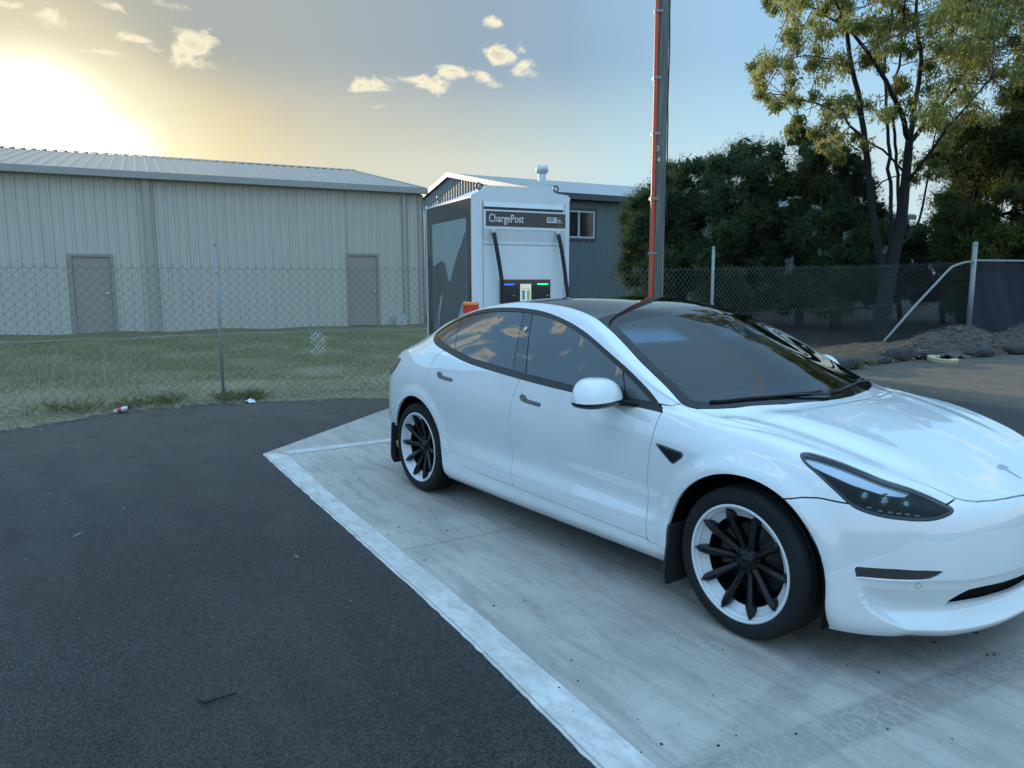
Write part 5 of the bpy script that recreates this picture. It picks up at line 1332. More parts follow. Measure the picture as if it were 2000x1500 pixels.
# ---- timber power pole
def pole():
    m,nt,b=mat('weathered_timber'); o=objc(nt); L=nt.links.new; st=N(nt,'ShaderNodeMapping'); st.inputs['Scale'].default_value=(26,26,.55); L(o,st.inputs[0]); n1=noise(nt,st.outputs[0],1.6,6,.65,.4); n2=noise(nt,o,1.2,3)
    c=ramp(nt,n1,[(.32,(.05,.055,.05)),(.5,(.14,.155,.145)),(.68,(.25,.26,.235))]); c=mixc(nt,ramp(nt,n2,[(.45,(0,0,0)),(.7,(.5,)*3)]),c,(.19,.17,.13)); L(c,b.inputs['Base Color']); b.inputs['Roughness'].default_value=.85; bump(nt,b,n1,.7,.02)
    P=Vector((-7.05,6.15,0)); root=empty('power_pole',P); tag(root,'tall grey timber power pole with an orange conduit strapped up one side','power pole')
    mb=MB(); n_=30; V=[];F=[]; r=random.Random(2); hs=[-.1+.45*k for k in range(26)]; offs=[r.uniform(-.003,.003) for _ in range(n_)]
    for h in hs:
        rr=.134-.0019*h*1.4
        for k in range(n_):
            a=2*math.pi*k/n_; q=rr*(1+.012*math.sin(3*a+h*.4)+offs[k]*1.2); V.append((q*math.cos(a),q*math.sin(a),h))
    for i in range(len(hs)-1):
        for k in range(n_): F.append((i*n_+k,i*n_+(k+1)%n_,(i+1)*n_+(k+1)%n_,(i+1)*n_+k))
    mb.add(V,F,0,True); mb.build('trunk',m,root)
    tocam=-(P-Vector(CAM_POS)); tocam.z=0; tocam.normalize(); lf=-RD
    OC=simple('orange_conduit',(.62,.085,.035),.45); ST=simple('galvanised_strap',(.24,.27,.29),.4,metal=.5)
    mb=MB(); pts=[]
    for h in [0,1.5,3,4.2,4.9,5.0,6,7,8.5]:
        rr=.134-.0027*h; off=.60 if h<4.95 else .66
        d=(tocam*math.cos(off)+lf*math.sin(off)); pts.append(d*(rr+.022)+Vector((0,0,h)))
    mb.tube(pts,.034,12); mb.build('conduit',OC,root)
    for h in (.9,2.06,2.98,4.05,4.95,6.0,7.2):
        rr=.134-.0027*h; d=(tocam*math.cos(.62)+lf*math.sin(.62)); mb=MB(); arc=[]
        c=d*(rr+.022); s_=Vector((-d.y,d.x,0))
        for k in range(-2,7):
            a=k/6*math.pi; arc.append(c+ (s_*math.cos(a)+d*math.sin(a))*.041 if 0<=k<=6 else c+s_*(.041+.035*(-k))-d*.012)
        arc=[c-s_*.085-d*.030]+[c+(-s_*math.cos(math.pi*k/6)+d*math.sin(math.pi*k/6))*.042 for k in range(7)]+[c+s_*.085-d*.030]
        V=[];F=[]
        for q in arc: V+=[q+Vector((0,0,h-.02)),q+Vector((0,0,h+.02))]
        for i in range(len(arc)-1): F.append((2*i,2*i+2,2*i+3,2*i+1))
        mb.add(V,F); mb.build('strap',ST,root)
    for (ch,h,ds) in (('0',3.76,.06),('4',3.58,.005)):
        rr=.1255; d=(tocam*math.cos(ds*4)+lf*math.sin(ds*4)); rt=Vector((-d.y,d.x,0))
        if rt.dot(RD)<0: rt=-rt
        text_mesh(ch,.13,LETM,root,lambda x,y,z,d=d,rt=rt,h=h: d*(rr+.004+z)+rt*(x-.03)+Vector((0,0,h+y)),name='number')
    # earth cable and splinters down the far right edge
    rt=RD; mb=MB(); pts=[rt*(.137-.0027*h+.01+.006*math.sin(h*5))+Vector((0,0,h)) for h in [8.5,7,6,5.4,5,4.6,4.2,3.9]]+[rt*.15+Vector((0,0,3.6)),rt*.135+Vector((0,0,3.2))]
    mb.tube(pts,.012,6); mb.tube([rt*.13+Vector((0,0,3.1)),rt*.15+Vector((0,0,2.8)),rt*.175+Vector((0,0,2.55))],.008,5); mb.build('cable',PLASTIC,root)
pole()
# ---- chain-link fence
def fx(y): return -8.1+.1026*(y+.95)
def fz(y): return float(np.interp(y,[5,12.6,16.6],[-.02,.12,.25]))
FT=1.80
GALV=simple('galvanised_steel',(.27,.29,.29),.5,metal=.3); WIRE=simple('fence_wire',(.13,.145,.15),.5,metal=.3)
def fence():
    root=empty('chain_link_fence',(fx(0),0,0)); tag(root,'chain link fence with steel posts along the edge of the asphalt','fence'); O=root.location
    y0,y1,p_,h=-14.,26.,.112,FT
    P=[]
    rr=np.random.default_rng(11)
    def pt(s_,hh,off):
        y=y0+s_; wob=.012*math.sin(s_*1.9)+.02*math.sin(s_*.53)*hh/h
        zz=fz(y)+hh
        return (fx(y)+off+wob-O.x,y,zz)
    segs=[]
    n=int((y1-y0+h)/p_)
    V=[];F=[]
    def wire(pts,r_):
        b0=len(V)
        for i,q in enumerate(pts):
            a=pts[min(i+1,len(pts)-1)];c=pts[max(i-1,0)]; t=Vector(a)-Vector(c); t.normalize(); u=t.cross(Vector((1,0,0))).normalized(); w_=Vector((1,0,0))
            for k in range(3):
                an=2*math.pi*k/3; V.append(tuple(Vector(q)+u*math.cos(an)*r_+w_*math.sin(an)*r_))
        for i in range(len(pts)-1):
            for k in range(3): F.append((b0+i*3+k,b0+i*3+(k+1)%3,b0+(i+1)*3+(k+1)%3,b0+(i+1)*3+k))
    L_=y1-y0
    for k in range(-int(h/p_)-1,int(L_/p_)+1):
        for sg in (1,-1):
            s0_=k*p_ if sg>0 else k*p_+h
            pts=[]
            for j in range(7):
                hh=h*j/6; s_=s0_+sg*hh
                if -.001<=s_<=L_: pts.append(pt(s_,hh,.002*sg))
            if len(pts)>=2:
                if len(pts)==7 or pts[-1][2]>FT-.01+fz(pts[-1][1]): 
                    e=pts[-1]; pts.append((e[0],e[1]+sg*.012,e[2]+.026))
                wire(pts,.0023)
    mb=MB(); mb.add(V,F); mb.build('mesh',WIRE,root)
    mb=MB()
    for hh,r_ in ((FT-.03,.0022),(.05,.0022)):
        mb.tube([pt(s_,hh,-.006) for s_ in np.arange(0,L_,.5)],r_,4)
    mb.build('line_wire',WIRE,root)
    mb=MB(); zs={-14:.88,-6:.87,-4.5:.86,-3.2:.895,-2.6:.90,-2.1:.885,-1.5:.90,-.95:.905,-.1:.90,.6:.905,1.0:.915,1.5:.875,2.2:.868,4:.90,6.5:.92,9:.95,12:1.02,16.6:1.10}
    ks=sorted(zs); mb.tube([(fx(y)-.01-O.x,y,float(np.interp(y,ks,[zs[k] for k in ks]))+.006*math.sin(y*7)) for y in np.arange(-14,3.2,.25)],.0036,5); mb.build('middle_wire',simple('lit_wire',(.40,.42,.43),.4,metal=.3),root)  # left run is paler: light on the wire put into its colour
    mb=MB(); mb.tube([(fx(y)-.01-O.x,y,float(np.interp(y,ks,[zs[k] for k in ks]))) for y in np.arange(3.2,16.6,.4)],.0024,4); mb.build('middle_wire',WIRE,root)
    for (y,r_,ht) in ((-10.,.020,2.05),(-5.6,.020,2.05),(-.95,.020,2.08),(4.0,.024,2.1),(7.83,.028,2.22)):
        mb=MB(); mb.tube([(fx(y)+.04-O.x,y,fz(y)-.2),(fx(y)+.04-O.x-.01,y-.0,ht)],r_,14); mb.lathe([(r_+.003,-.03),(r_+.003,.0),(0,.022)],14,Matrix.Translation((fx(y)+.03-O.x,y,ht))); mb.build('post',GALV,root)
        for hh in (.55,1.1,1.7):
            t_=MB(); ring=[(fx(y)+.04-O.x+(r_+.003)*math.cos(a*math.pi/6),y+(r_+.003)*math.sin(a*math.pi/6),hh) for a in range(13)]; t_.tube(ring,.0025,4,caps=False); t_.build('tie_wire',WIRE,root)
    cy=16.65; cx=fx(cy)+.09-O.x; base=fz(cy)
    mb=MB(); mb.tube([(cx,cy,base-.3),(cx,cy,2.50)],.060,18); mb.lathe([(.065,-.05),(.065,.0),(.05,.03),(0,.045)],18,Matrix.Translation((cx,cy,2.50))); mb.build('corner_post',GALV,root)
    mb=MB(); mb.tube([(cx,cy-.05,2.06),(cx-.03,cy-.45,2.03),(cx-.08,cy-.95,1.93),(cx-.12,cy-1.15,1.80),(cx-.25,cy-2.4,.97),(cx-.32,cy-3.75,.08)],.029,12); mb.build('brace',GALV,root)
    mb=MB(); mb.tube([(cx,cy+.05,2.08),(fx(26)+.09-O.x,26,2.16)],.032,12); mb.build('top_rail',GALV,root)
    # sunlit spot low in the mesh, put in as extra pale wires
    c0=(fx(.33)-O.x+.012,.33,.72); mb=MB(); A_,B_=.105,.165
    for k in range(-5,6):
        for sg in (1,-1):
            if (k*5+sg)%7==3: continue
            o_=k*.062; lo_,hi_=-9,9   # line: y=o_+s, z=sg*s ; clip to the sunlit spot
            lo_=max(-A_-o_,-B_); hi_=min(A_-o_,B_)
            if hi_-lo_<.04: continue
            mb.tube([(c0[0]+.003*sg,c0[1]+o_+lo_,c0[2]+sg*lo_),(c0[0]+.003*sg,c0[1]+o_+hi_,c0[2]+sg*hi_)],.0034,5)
    mb.build('sunlit_spot',simple('sunlit_wire',(.80,.82,.80),.4),root)
    # shade cloth behind the wire to the right of the corner post
    mb=MB(); ny,nz=60,12; V2=[];F2=[]
    for i in range(ny+1):
        for j in range(nz+1):
            y=cy+.18+(26-cy-.2)*i/ny; z=.12+(2.02-.12)*j/nz; V2.append((fx(y)-.05+.03*math.sin(y*3.1+z*2)+.02*math.sin(y*9+z*5)-O.x,y,z))
    for i in range(ny):
        for j in range(nz): a=i*(nz+1)+j; F2.append((a,a+1,a+nz+2,a+nz+1))
    mb.add(V2,F2,0,True); mb.build('shade_cloth',simple('navy_shade_cloth',(.010,.018,.035),.8),root)
fence()
# ---- low sheet metal fence far behind, right
mb=ribbed((-30,24),(-13,40),.25,1.95,[],.22,.03); v=mb.build('sheet_fence',cladding_mat('faded_sheet',(.10,.11,.115),(.14,.15,.155))); tag(v,'low ribbed metal fence running far behind the trees','fence')
# ---------------------------------------------------------------- trees
def m_leaf(name,cols,trans=.35):
    m=bpy.data.materials.new(name); m.use_nodes=True; nt=m.node_tree; b=nt.nodes['Principled BSDF']; L=nt.links.new
    at=N(nt,'ShaderNodeAttribute'); at.attribute_name='tone'; c=ramp(nt,at.outputs['Fac'],cols); L(c,b.inputs['Base Color']); b.inputs['Roughness'].default_value=.7; b.inputs['Specular IOR Level'].default_value=.12
    tr=N(nt,'ShaderNodeBsdfTranslucent'); L(c,tr.inputs[0]); mx=N(nt,'ShaderNodeMixShader'); mx.inputs[0].default_value=trans; L(b.outputs[0],mx.inputs[1]); L(tr.outputs[0],mx.inputs[2]); L(mx.outputs[0],nt.nodes['Material Output'].inputs[0]); return m
def m_bark(name,c0,c1):
    m,nt,b=mat(name); o=objc(nt); st=N(nt,'ShaderNodeMapping'); st.inputs['Scale'].default_value=(9,9,1.2); nt.links.new(o,st.inputs[0]); n1=noise(nt,st.outputs[0],1.5,6,.65,.5); nt.links.new(ramp(nt,n1,[(.35,c0),(.65,c1)]),b.inputs['Base Color']); b.inputs['Roughness'].default_value=.9; bump(nt,b,n1,.8,.03); return m
EUC=m_leaf('gum_leaf',[(.0,(.10,.125,.035)),(.45,(.22,.245,.075)),(.8,(.36,.35,.12)),(1.,(.44,.38,.16))],.6)
CAS=m_leaf('she_oak_needle',[(.0,(.035,.060,.030)),(.5,(.065,.100,.045)),(1.,(.12,.15,.06))],.35)
CAS2=m_leaf('wattle_leaf',[(.0,(.035,.058,.022)),(.5,(.075,.105,.032)),(.85,(.14,.16,.045)),(1.,(.24,.15,.05))],.4)
BARKD=m_bark('dark_bark',(.004,.0045,.005),(.012,.012,.012)); BARKL=m_bark('pale_bark',(.05,.042,.034),(.15,.125,.10))
def leaves(centres,radii,per,size,aspect,rng,droop=.0,squash=.8,shell=.5):
    """numpy cloud of leaf quads round blob centres -> verts (4n,3), tone (n)"""
    C=np.repeat(np.array(centres),per,0); R=np.repeat(np.array(radii),per); n=len(C)
    d=rng.normal(size=(n,3)); d/=np.linalg.norm(d,axis=1,keepdims=True); rad=R*(shell+(1-shell)*rng.random(n))*rng.random(n)**.25
    P=C+d*rad[:,None]*np.array([1,1,squash])
    ax=rng.normal(size=(n,3)); ax[:,2]-=droop*2.2; ax+=d*.6; ax/=np.linalg.norm(ax,axis=1,keepdims=True)
    sd=np.cross(ax,rng.normal(size=(n,3))); sd/=np.linalg.norm(sd,axis=1,keepdims=True)
    s=size*(.6+.8*rng.random(n)); hl=ax*(s/2)[:,None]; hw=sd*(s*aspect/2)[:,None]
    V=np.stack([P-hl,P+hw*1.0,P+hl,P-hw*1.0],1).reshape(-1,3)
    base=rng.random(len(centres)); tone=np.clip(np.repeat(base,per)*.55+rng.random(n)*.45,0,1)
    return V,tone
def leaf_mesh(name,V,tone,mt,parent,loc):
    n=len(V)//4; me=bpy.data.meshes.new(name); me.vertices.add(4*n); me.vertices.foreach_set('co',(V-np.array(loc)).ravel().astype(np.float32)); me.loops.add(4*n); me.loops.foreach_set('vertex_index',np.arange(4*n,dtype=np.int32)); me.polygons.add(n); me.polygons.foreach_set('loop_start',np.arange(0,4*n,4,dtype=np.int32)); me.polygons.foreach_set('loop_total',np.full(n,4,dtype=np.int32))
    at=me.attributes.new('tone','FLOAT','FACE'); at.data.foreach_set('value',tone.astype(np.float32)); me.materials.append(mt); me.update(calc_edges=True); me.validate()
    o=bpy.data.objects.new(name,me); COL.objects.link(o); o.parent=parent; return o
def limb_curve(pts,r0,r1,mb,rng,n=8):
    P=smooth_poly(pts,4,closed=False); k=len(P); P=P+np.concatenate([np.zeros((1,3)),rng.normal(0,.018,(k-1,3))]); mb.tube([tuple(p) for p in P],[r0+(r1-r0)*(i/(k-1)) for i in range(k)],n)
    return P
def gum():
    rng=np.random.default_rng(21); d0=19.5
    B=world_at(1718,690,d0); B.z=.0; root=empty('gum_tree',B); tag(root,'tall airy gum tree with golden leaves and dark trunk, above the fence','tree'); O=np.array(B)
    W=lambda u,v,dd=0: np.array(world_at(u,v,d0+dd))
    mb=MB(); tips=[]
    def limb(pts,r0,r1,n=9):
        r0*=.68; r1*=.8
        P=limb_curve([W(*p)-O for p in pts],r0,r1,mb,rng,n); tips.append(P+O); return P
    base=[(1712,705),(1720,640),(1733,560),(1746,490),(1760,430),(1768,360),(1776,275)]
    P=smooth_poly([W(*p)-O for p in base],4,closed=False); mb.tube([tuple(p) for p in P],[.27-.17*(i/(len(P)-1))**.8 for i in range(len(P))],14)
    limb([(1730,560),(1712,470),(1702,400),(1694,320),(1684,230),(1664,130),(1650,30),(1640,-60)],.17,.05)
    limb([(1740,520),(1742,430),(1738,330),(1733,230),(1728,140),(1740,40),(1745,-50)],.085,.03)
    limb([(1752,470),(1755,400),(1752,320),(1746,240),(1752,150),(1765,60),(1770,-50)],.075,.03)
    limb([(1776,275,0),(1752,200,-.4),(1708,120,-.8),(1655,50,-1.2),(1612,-40,-1.4)],.11,.03)
    limb([(1776,275,0),(1790,200,.3),(1798,120,.5),(1788,30,.7),(1798,-60,1)],.12,.04)
    limb([(1776,280,0),(1812,235,.4),(1862,175,.8),(1915,95,1.1),(1955,5,1.4),(1985,-60,1.6)],.10,.03)
    limb([(1770,355,0),(1800,320,-.6),(1842,262,-1.1),(1880,215,-1.5),(1940,150,-1.9)],.07,.02)
    limb([(1690,275,0),(1650,232,-.5),(1600,205,-.9),(1545,192,-1.3),(1490,180,-1.6)],.055,.012)
    limb([(1768,340,0),(1722,292,.5),(1662,262,.8),(1610,262,1.),(1560,240,1.2)],.05,.012)
    limb([(1668,150,0),(1620,115,.6),(1570,110,1.),(1520,120,1.3)],.045,.012)
    limb([(1655,60,0),(1600,20,-.6),(1550,0,-1.),(1505,-20,-1.3)],.045,.012)
    limb([(1700,380,0),(1735,350,.4),(1790,340,.6),(1835,355,.8)],.035,.012)
    limb([(1742,500,.2),(1795,430,.8),(1815,330,1.2),(1830,240,1.6)],.06,.02)
    mb.build('trunk',BARKD,root)
    poly=np.array([(1480,-190),(1500,-10),(1545,45),(1482,92),(1466,150),(1508,205),(1555,165),(1585,215),(1600,290),(1650,290),(1665,230),(1700,215),(1712,262),(1745,235),(1765,300),(1800,215),(1840,290),(1905,225),(1950,160),(2150,120),(2150,-190)],float)
    C=[];R=[]
    while len(C)<360:
        u=rng.uniform(1460,2150); v=rng.uniform(-190,300)
        if sdist(np.array([[u,v]]),poly)[0]>-6: continue
        if v>60 and u<1800 and rng.random()<.45: continue
        if 1580<u<1760 and 60<v<230 and rng.random()<.35: continue
        dd=rng.normal(0,1.3); C.append(W(u,v,dd)); R.append(rng.uniform(.28,.52)*(1.25 if u>1800 else 1))
    for tp in tips:
        for q in tp[len(tp)//2::2]: C.append(q+rng.normal(0,.2,3)); R.append(rng.uniform(.2,.36))
    for (u,v) in ((1478,150),(1486,170),(1500,195),(1515,205),(1470,130),(1540,185),(1560,200),(1605,285),(1590,262),(1625,300),(1650,290),(1510,20),(1500,5),(1640,310),(1560,235)):
        C.append(W(u,v,rng.normal(0,.5))); R.append(.24)
    # twigs joining clumps to the nearest limb
    allp=np.vstack(tips); tw=MB()
    for c in C:
        c=np.array(c); d=np.linalg.norm(allp-c,axis=1); j=d.argmin()
        if d[j]<3.0:
            a=allp[j]; m_=(a+c)/2+rng.normal(0,.08,3)+np.array([0,0,-.06*d[j]]); tw.tube([tuple(a-O),tuple(m_-O),tuple(c-O)],[.016,.010,.004],4,caps=False)
    tag(tw.build('twigs',BARKL,root),kind='stuff')
    V,t=leaves(C,R,210,.145,.22,rng,droop=.55,squash=.95,shell=.15)
    leaf_mesh('crown',V,t,EUC,root,O)
gum()
def bushy(name,label,poly,d0,dsp,nblob,rblob,per,mt,seed,trunks,size=.12,aspect=.14,squash=.8,group=None,zmin=.2):
    rng=np.random.default_rng(seed); poly=np.array(poly,float); cu=poly[:,0].mean(); B=world_at(cu,620,d0); B.z=.1; root=empty(name,B); tag(root,label,'tree',group); O=np.array(B)
    C=[];R=[]; k=0
    while len(C)<nblob and k<40000:
        k+=1; u=rng.uniform(poly[:,0].min(),poly[:,0].max()); v=rng.uniform(poly[:,1].min(),poly[:,1].max()); s=sdist(np.array([[u,v]]),poly)[0]
        r=rng.uniform(*rblob)
        if s>-r*CAM_F/d0*.55: continue
        dd=rng.uniform(-dsp,dsp)*min(1,.35+(-s)/120)
        p=world_at(u,v,d0+dd)
        if p.z-r*squash<zmin: continue
        C.append(np.array(p)); R.append(r)
    mb=MB()
    for (u,v0,v1,r0) in trunks:
        q=[np.array(world_at(u,v0,d0)),np.array(world_at(u+rng.uniform(-8,8),(v0+v1)/2,d0)),np.array(world_at(u+rng.uniform(-18,18),v1,d0+rng.uniform(-.5,.5)))]
        q[0][2]=0.
        P=limb_curve([a-O for a in q],r0,r0*.35,mb,rng,9)
        for _ in range(5):
            c=C[rng.integers(len(C))]; a=P[rng.integers(len(P)//2,len(P))]; mb.tube([tuple(a),tuple((a+c-O)/2+rng.normal(0,.15,3)),tuple(c-O)],[r0*.35,r0*.2,.01],5,caps=False)
    mb.build('trunk',BARKD,root)
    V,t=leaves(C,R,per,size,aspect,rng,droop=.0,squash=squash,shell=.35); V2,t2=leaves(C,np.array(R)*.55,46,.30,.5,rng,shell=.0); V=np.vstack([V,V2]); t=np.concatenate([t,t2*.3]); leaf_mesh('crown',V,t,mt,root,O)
G='dense dark trees behind the fence'
bushy('she_oak','rounded dark green tree, lowest and leftmost of the row, beside the blue grey shed',[(1204,400),(1222,368),(1262,350),(1300,300),(1330,282),(1360,300),(1375,360),(1380,640),(1215,640),(1203,520)],25.,2.2,150,(.5,.85),430,CAS,31,[(1290,640,450,.16),(1330,640,420,.14)],.15,.10)
bushy('she_oak','broad dark green tree in the middle of the row behind the fence post',[(1330,330),(1345,288),(1400,292),(1440,268),(1495,262),(1530,262),(1555,330),(1560,650),(1340,650)],24.,2.2,185,(.5,.85),430,CAS,32,[(1400,645,420,.18),(1460,645,400,.16)],.15,.10)
bushy('she_oak','dark green tree with pale tip and sky gaps, just left of the gum trunk',[(1520,290),(1535,255),(1560,232),(1600,240),(1640,262),(1680,292),(1712,345),(1735,400),(1740,480),(1730,560),(1690,640),(1530,650)],23.,2.,165,(.42,.75),430,CAS,33,[(1560,650,430,.15),(1630,650,380,.2)],.15,.10)
bushy('wattle_tree','bushy olive tree with rusty patches filling the right edge behind the gum','x' and [(1800,300),(1826,240),(1880,222),(1930,205),(1965,150),(2010,120),(2160,100),(2200,640),(1840,640),(1835,520),(1795,450),(1806,370)],23.,2.6,400,(.5,.9),430,CAS2,34,[(1880,640,420,.2),(1960,640,400,.2),(1925,640,430,.12)],.16,.13)
bushy('understorey_shrub','dark straggly shrub filling the gap below the gum tree',[(1640,450),(1720,410),(1790,430),(1860,400),(2050,440),(2060,610),(1780,610),(1690,610),(1640,590)],26.,1.5,230,(.45,.8),330,CAS,35,[(1760,640,480,.1),(1840,640,480,.1)],.15,.12)
# ---------------------------------------------------------------- grass, litter, mulch
def blades(name,label,pts,hmin,hmax,wd,mt,lean=.5,seed=1,zoff=0.):
    rng=np.random.default_rng(seed); P=np.array(pts); n=len(P); h=rng.uniform(hmin,hmax,n); a=rng.uniform(0,6.28,n); l=rng.uniform(0,lean,n)
    z=gz(P[:,0],P[:,1])-.03+zoff; b=np.stack([P[:,0],P[:,1],z],1); s=np.stack([-np.sin(a),np.cos(a),0*a],1)*(wd/2); d=np.stack([np.cos(a)*l,np.sin(a)*l,1-.4*l],1)*h[:,None]; m_=b+d*.55+np.array([0,0,.0]); t=b+d; t[:,2]-=l*h*.25
    V=np.stack([b-s,b+s,m_+s*.7,t,],1).reshape(-1,3); tone=rng.random(n)
    me_o=leaf_mesh(name,V,tone,mt,None,(0,0,0)); tag(me_o,label,'grass',kind='stuff'); return me_o
DRY=m_leaf('dry_grass',[(0,(.26,.22,.13)),(.4,(.44,.38,.25)),(.75,(.60,.52,.36)),(1,(.26,.28,.12))],.4); GRS=m_leaf('green_grass',[(0,(.10,.115,.04)),(.6,(.18,.19,.07)),(1,(.30,.28,.13))],.35)
rng=np.random.default_rng(40)
def strip(n,a,b,y0,y1,wig=.0):
    y=rng.uniform(y0,y1,n); e=np.interp(y,AE[:,1],AE[:,0]); x=e-a-(b-a)*rng.random(n)**1.3; return np.stack([x,y],1)
def clump(n,cx,cy,r,k=40):
    c=np.stack([rng.normal(cx,r,k),rng.normal(cy,r,k)],1); i=rng.integers(0,k,n); return c[i]+rng.normal(0,.03,(n,2))
blades('dry_grass','dry straw coloured grass between the asphalt and the fence',strip(64000,.0,3.3,-7.5,6.5),.02,.085,.006,DRY,1.3,41)
blades('lawn','short green lawn between the fence and the long shed',np.concatenate([strip(60000,2.2,9.5,-8.,8.5)]),.015,.05,.010,GRS,1.0,42)
w1=world_at(215,790,1); 
tuf=[(-8.45,-2.05,.16),(-8.55,-1.55,.14),(-8.35,-.75,.12),(-8.6,-2.6,.18),(-8.15,-.55,.08)]
blades('weeds','taller green weeds growing along the foot of the fence',np.concatenate([clump(260,a,b,c) for a,b,c in tuf]),.05,.26,.005,GRS,.9,43)
blades('seed_stalks','tall thin seed stalks standing behind the fence on the left',np.concatenate([clump(60,-9.3,-2.7,.5,30),clump(40,-9.6,-1.9,.4,20)]),.5,1.0,.005,DRY,.35,44)
blades('dry_grass','tufts of yellow grass at the fence corner on the right',np.concatenate([clump(900,-6.0,10.6,.25),clump(600,-5.7,11.5,.2),clump(300,-6.0,12.6,.15),clump(900,-5.9,9.6,.35),clump(500,-5.7,8.9,.25)]),.08,.28,.009,GRS,.6,45,.06)
def litter(name,label,pts,l0,l1,wd,mt,seed):
    rng=np.random.default_rng(seed); P=np.array(pts); n=len(P); a=rng.uniform(0,6.28,n); l=rng.uniform(l0,l1,n)/2; z=P[:,2]+rng.uniform(.002,.03,n); d=np.stack([np.cos(a)*l,np.sin(a)*l,rng.uniform(-.1,.25,n)*l],1); s=np.stack([-np.sin(a),np.cos(a),0*a],1)*(wd/2); c=np.stack([P[:,0],P[:,1],z],1)
    V=np.stack([c-d,c+s,c+d,c-s],1).reshape(-1,3); o=leaf_mesh(name,V,rng.random(n),mt,None,(0,0,0)); tag(o,label,'leaf litter',kind='stuff'); return o
LIT=m_leaf('straw_litter',[(0,(.12,.10,.07)),(.5,(.30,.27,.20)),(1,(.50,.47,.40))],.1)
y=rng.uniform(-7,8,5200); e=np.interp(y,AE[:,1],AE[:,0]); P=np.stack([e+rng.normal(-.03,.09,5200)*(.5+rng.random(5200)),y,np.full(5200,-.015)],1)
litter('leaf_litter','pale bark strips and straw lying along the asphalt edge',P,.03,.16,.012,LIT,51)
y=rng.uniform(8,15,900); e=np.interp(y,AE[:,1],AE[:,0]); P=np.stack([e+rng.normal(-.25,.3,900),y,np.full(900,.03)],1)
litter('leaf_litter','scattered bark and leaves on the red soil beside the rocks',P,.04,.2,.02,LIT,52)
P=np.stack([rng.uniform(-7,1,90),rng.uniform(-5,9,90),np.full(90,-.006)],1)
litter('leaf_litter','single dry leaves and stalks blown over the asphalt',P[(P[:,1]<-2.1)|(P[:,1]>3.6)],.02,.09,.010,LIT,53)
# red soil bank on the right with rocks along it
def bank():
    m,nt,b=mat('red_soil'); o=objc(nt); n1=noise(nt,o,4,6,.65); n2=noise(nt,o,30,4,.6); nt.links.new(mixc(nt,n1,(.050,.036,.027),(.13,.080,.050)),b.inputs['Base Color']); b.inputs['Roughness'].default_value=.95; bump(nt,b,n2,.8,.03)
    r=np.random.default_rng(9); ny,nx=90,14; V=[];F=[]
    for i in range(ny+1):
        y=8.2+12*i/ny; e=np.interp(y,AE[:,1],AE[:,0])
        for j in range(nx+1):
            t=j/nx; x=e-.02-t*1.25; zz=-.03+.19*min(1,t*5)**.8*min(1,(y-8.2)/1.2)+.10*t*min(1,(y-8)/4)+r.normal(0,.012)
            V.append((x,y,zz))
    for i in range(ny):
        for j in range(nx): a=i*(nx+1)+j; F.append((a,a+1,a+nx+2,a+nx+1))
    mb=MB(); mb.add(V,F,0,True); tag(mb.build('soil_bank',m),kind='structure')
bank()
def rock_mesh(sx,sy,sz,seed,mt,name,label,loc,rz,group=None,cat='rock'):
    r=np.random.default_rng(seed); mb=MB(); n,m_=14,8; V=[];F=[]; ph=r.uniform(0,6.28,6)
    for j in range(m_+1):
        for i in range(n):
            a=2*math.pi*i/n; e=math.pi*j/m_-math.pi/2; ce=math.copysign(abs(math.cos(e))**.6,math.cos(e)); q=1+.10*math.sin(3*a+ph[0])+.08*math.sin(5*a+2*e+ph[1])+r.normal(0,.025)
            V.append((sx*q*math.copysign(abs(math.cos(a))**.75,math.cos(a))*ce,sy*q*math.copysign(abs(math.sin(a))**.75,math.sin(a))*ce,sz*(math.copysign(abs(math.sin(e))**.8,math.sin(e))+1)*.9))
    for j in range(m_):
        for i in range(n): F.append((j*n+i,j*n+(i+1)%n,(j+1)*n+(i+1)%n,(j+1)*n+i))
    mb.add(V,F,0,False); o=mb.build(name,mt); o.location=loc; o.rotation_euler=(0,0,rz); tag(o,label,cat,group); return o
def m_rock():
    m,nt,b=mat('dark_basalt'); o=objc(nt); n1=noise(nt,o,7,6,.65); nt.links.new(mixc(nt,n1,(.018,.020,.022),(.060,.060,.060)),b.inputs['Base Color']); b.inputs['Roughness'].default_value=.85; bump(nt,b,n1,1.,.04); return m
ROCK=m_rock()
spec=[(9.15,.50,.20,.13,'brown edged dark rock nearest the parked car at the bank start'),(10.35,.55,.18,.09,'long low dark rock left of the concrete ring'),(11.35,.42,.24,.17,'tallest dark rock directly behind the concrete ring'),(12.3,.40,.20,.12,'dark rock just right of the concrete ring'),(13.6,.55,.22,.13,'wide dark rock in front of the mulch heap middle'),(14.9,.40,.22,.13,'dark rock at the right end of the mulch heap')]
for i,(y_,a,b_,c,lb) in enumerate(spec):
    e=float(np.interp(y_,AE[:,1],AE[:,0])); rock_mesh(a,b_,c,60+i,ROCK,'rock',lb,(e-.10,y_,-.03),math.pi/2+random.uniform(-.15,.15),'dark rocks edging the soil bank')
def m_mulch():
    m,nt,b=mat('wood_mulch'); o=objc(nt); n1=noise(nt,o,18,5,.7); nt.links.new(mixc(nt,n1,(.045,.040,.035),(.17,.15,.125)),b.inputs['Base Color']); b.inputs['Roughness'].default_value=.95; bump(nt,b,n1,1.,.05); return m
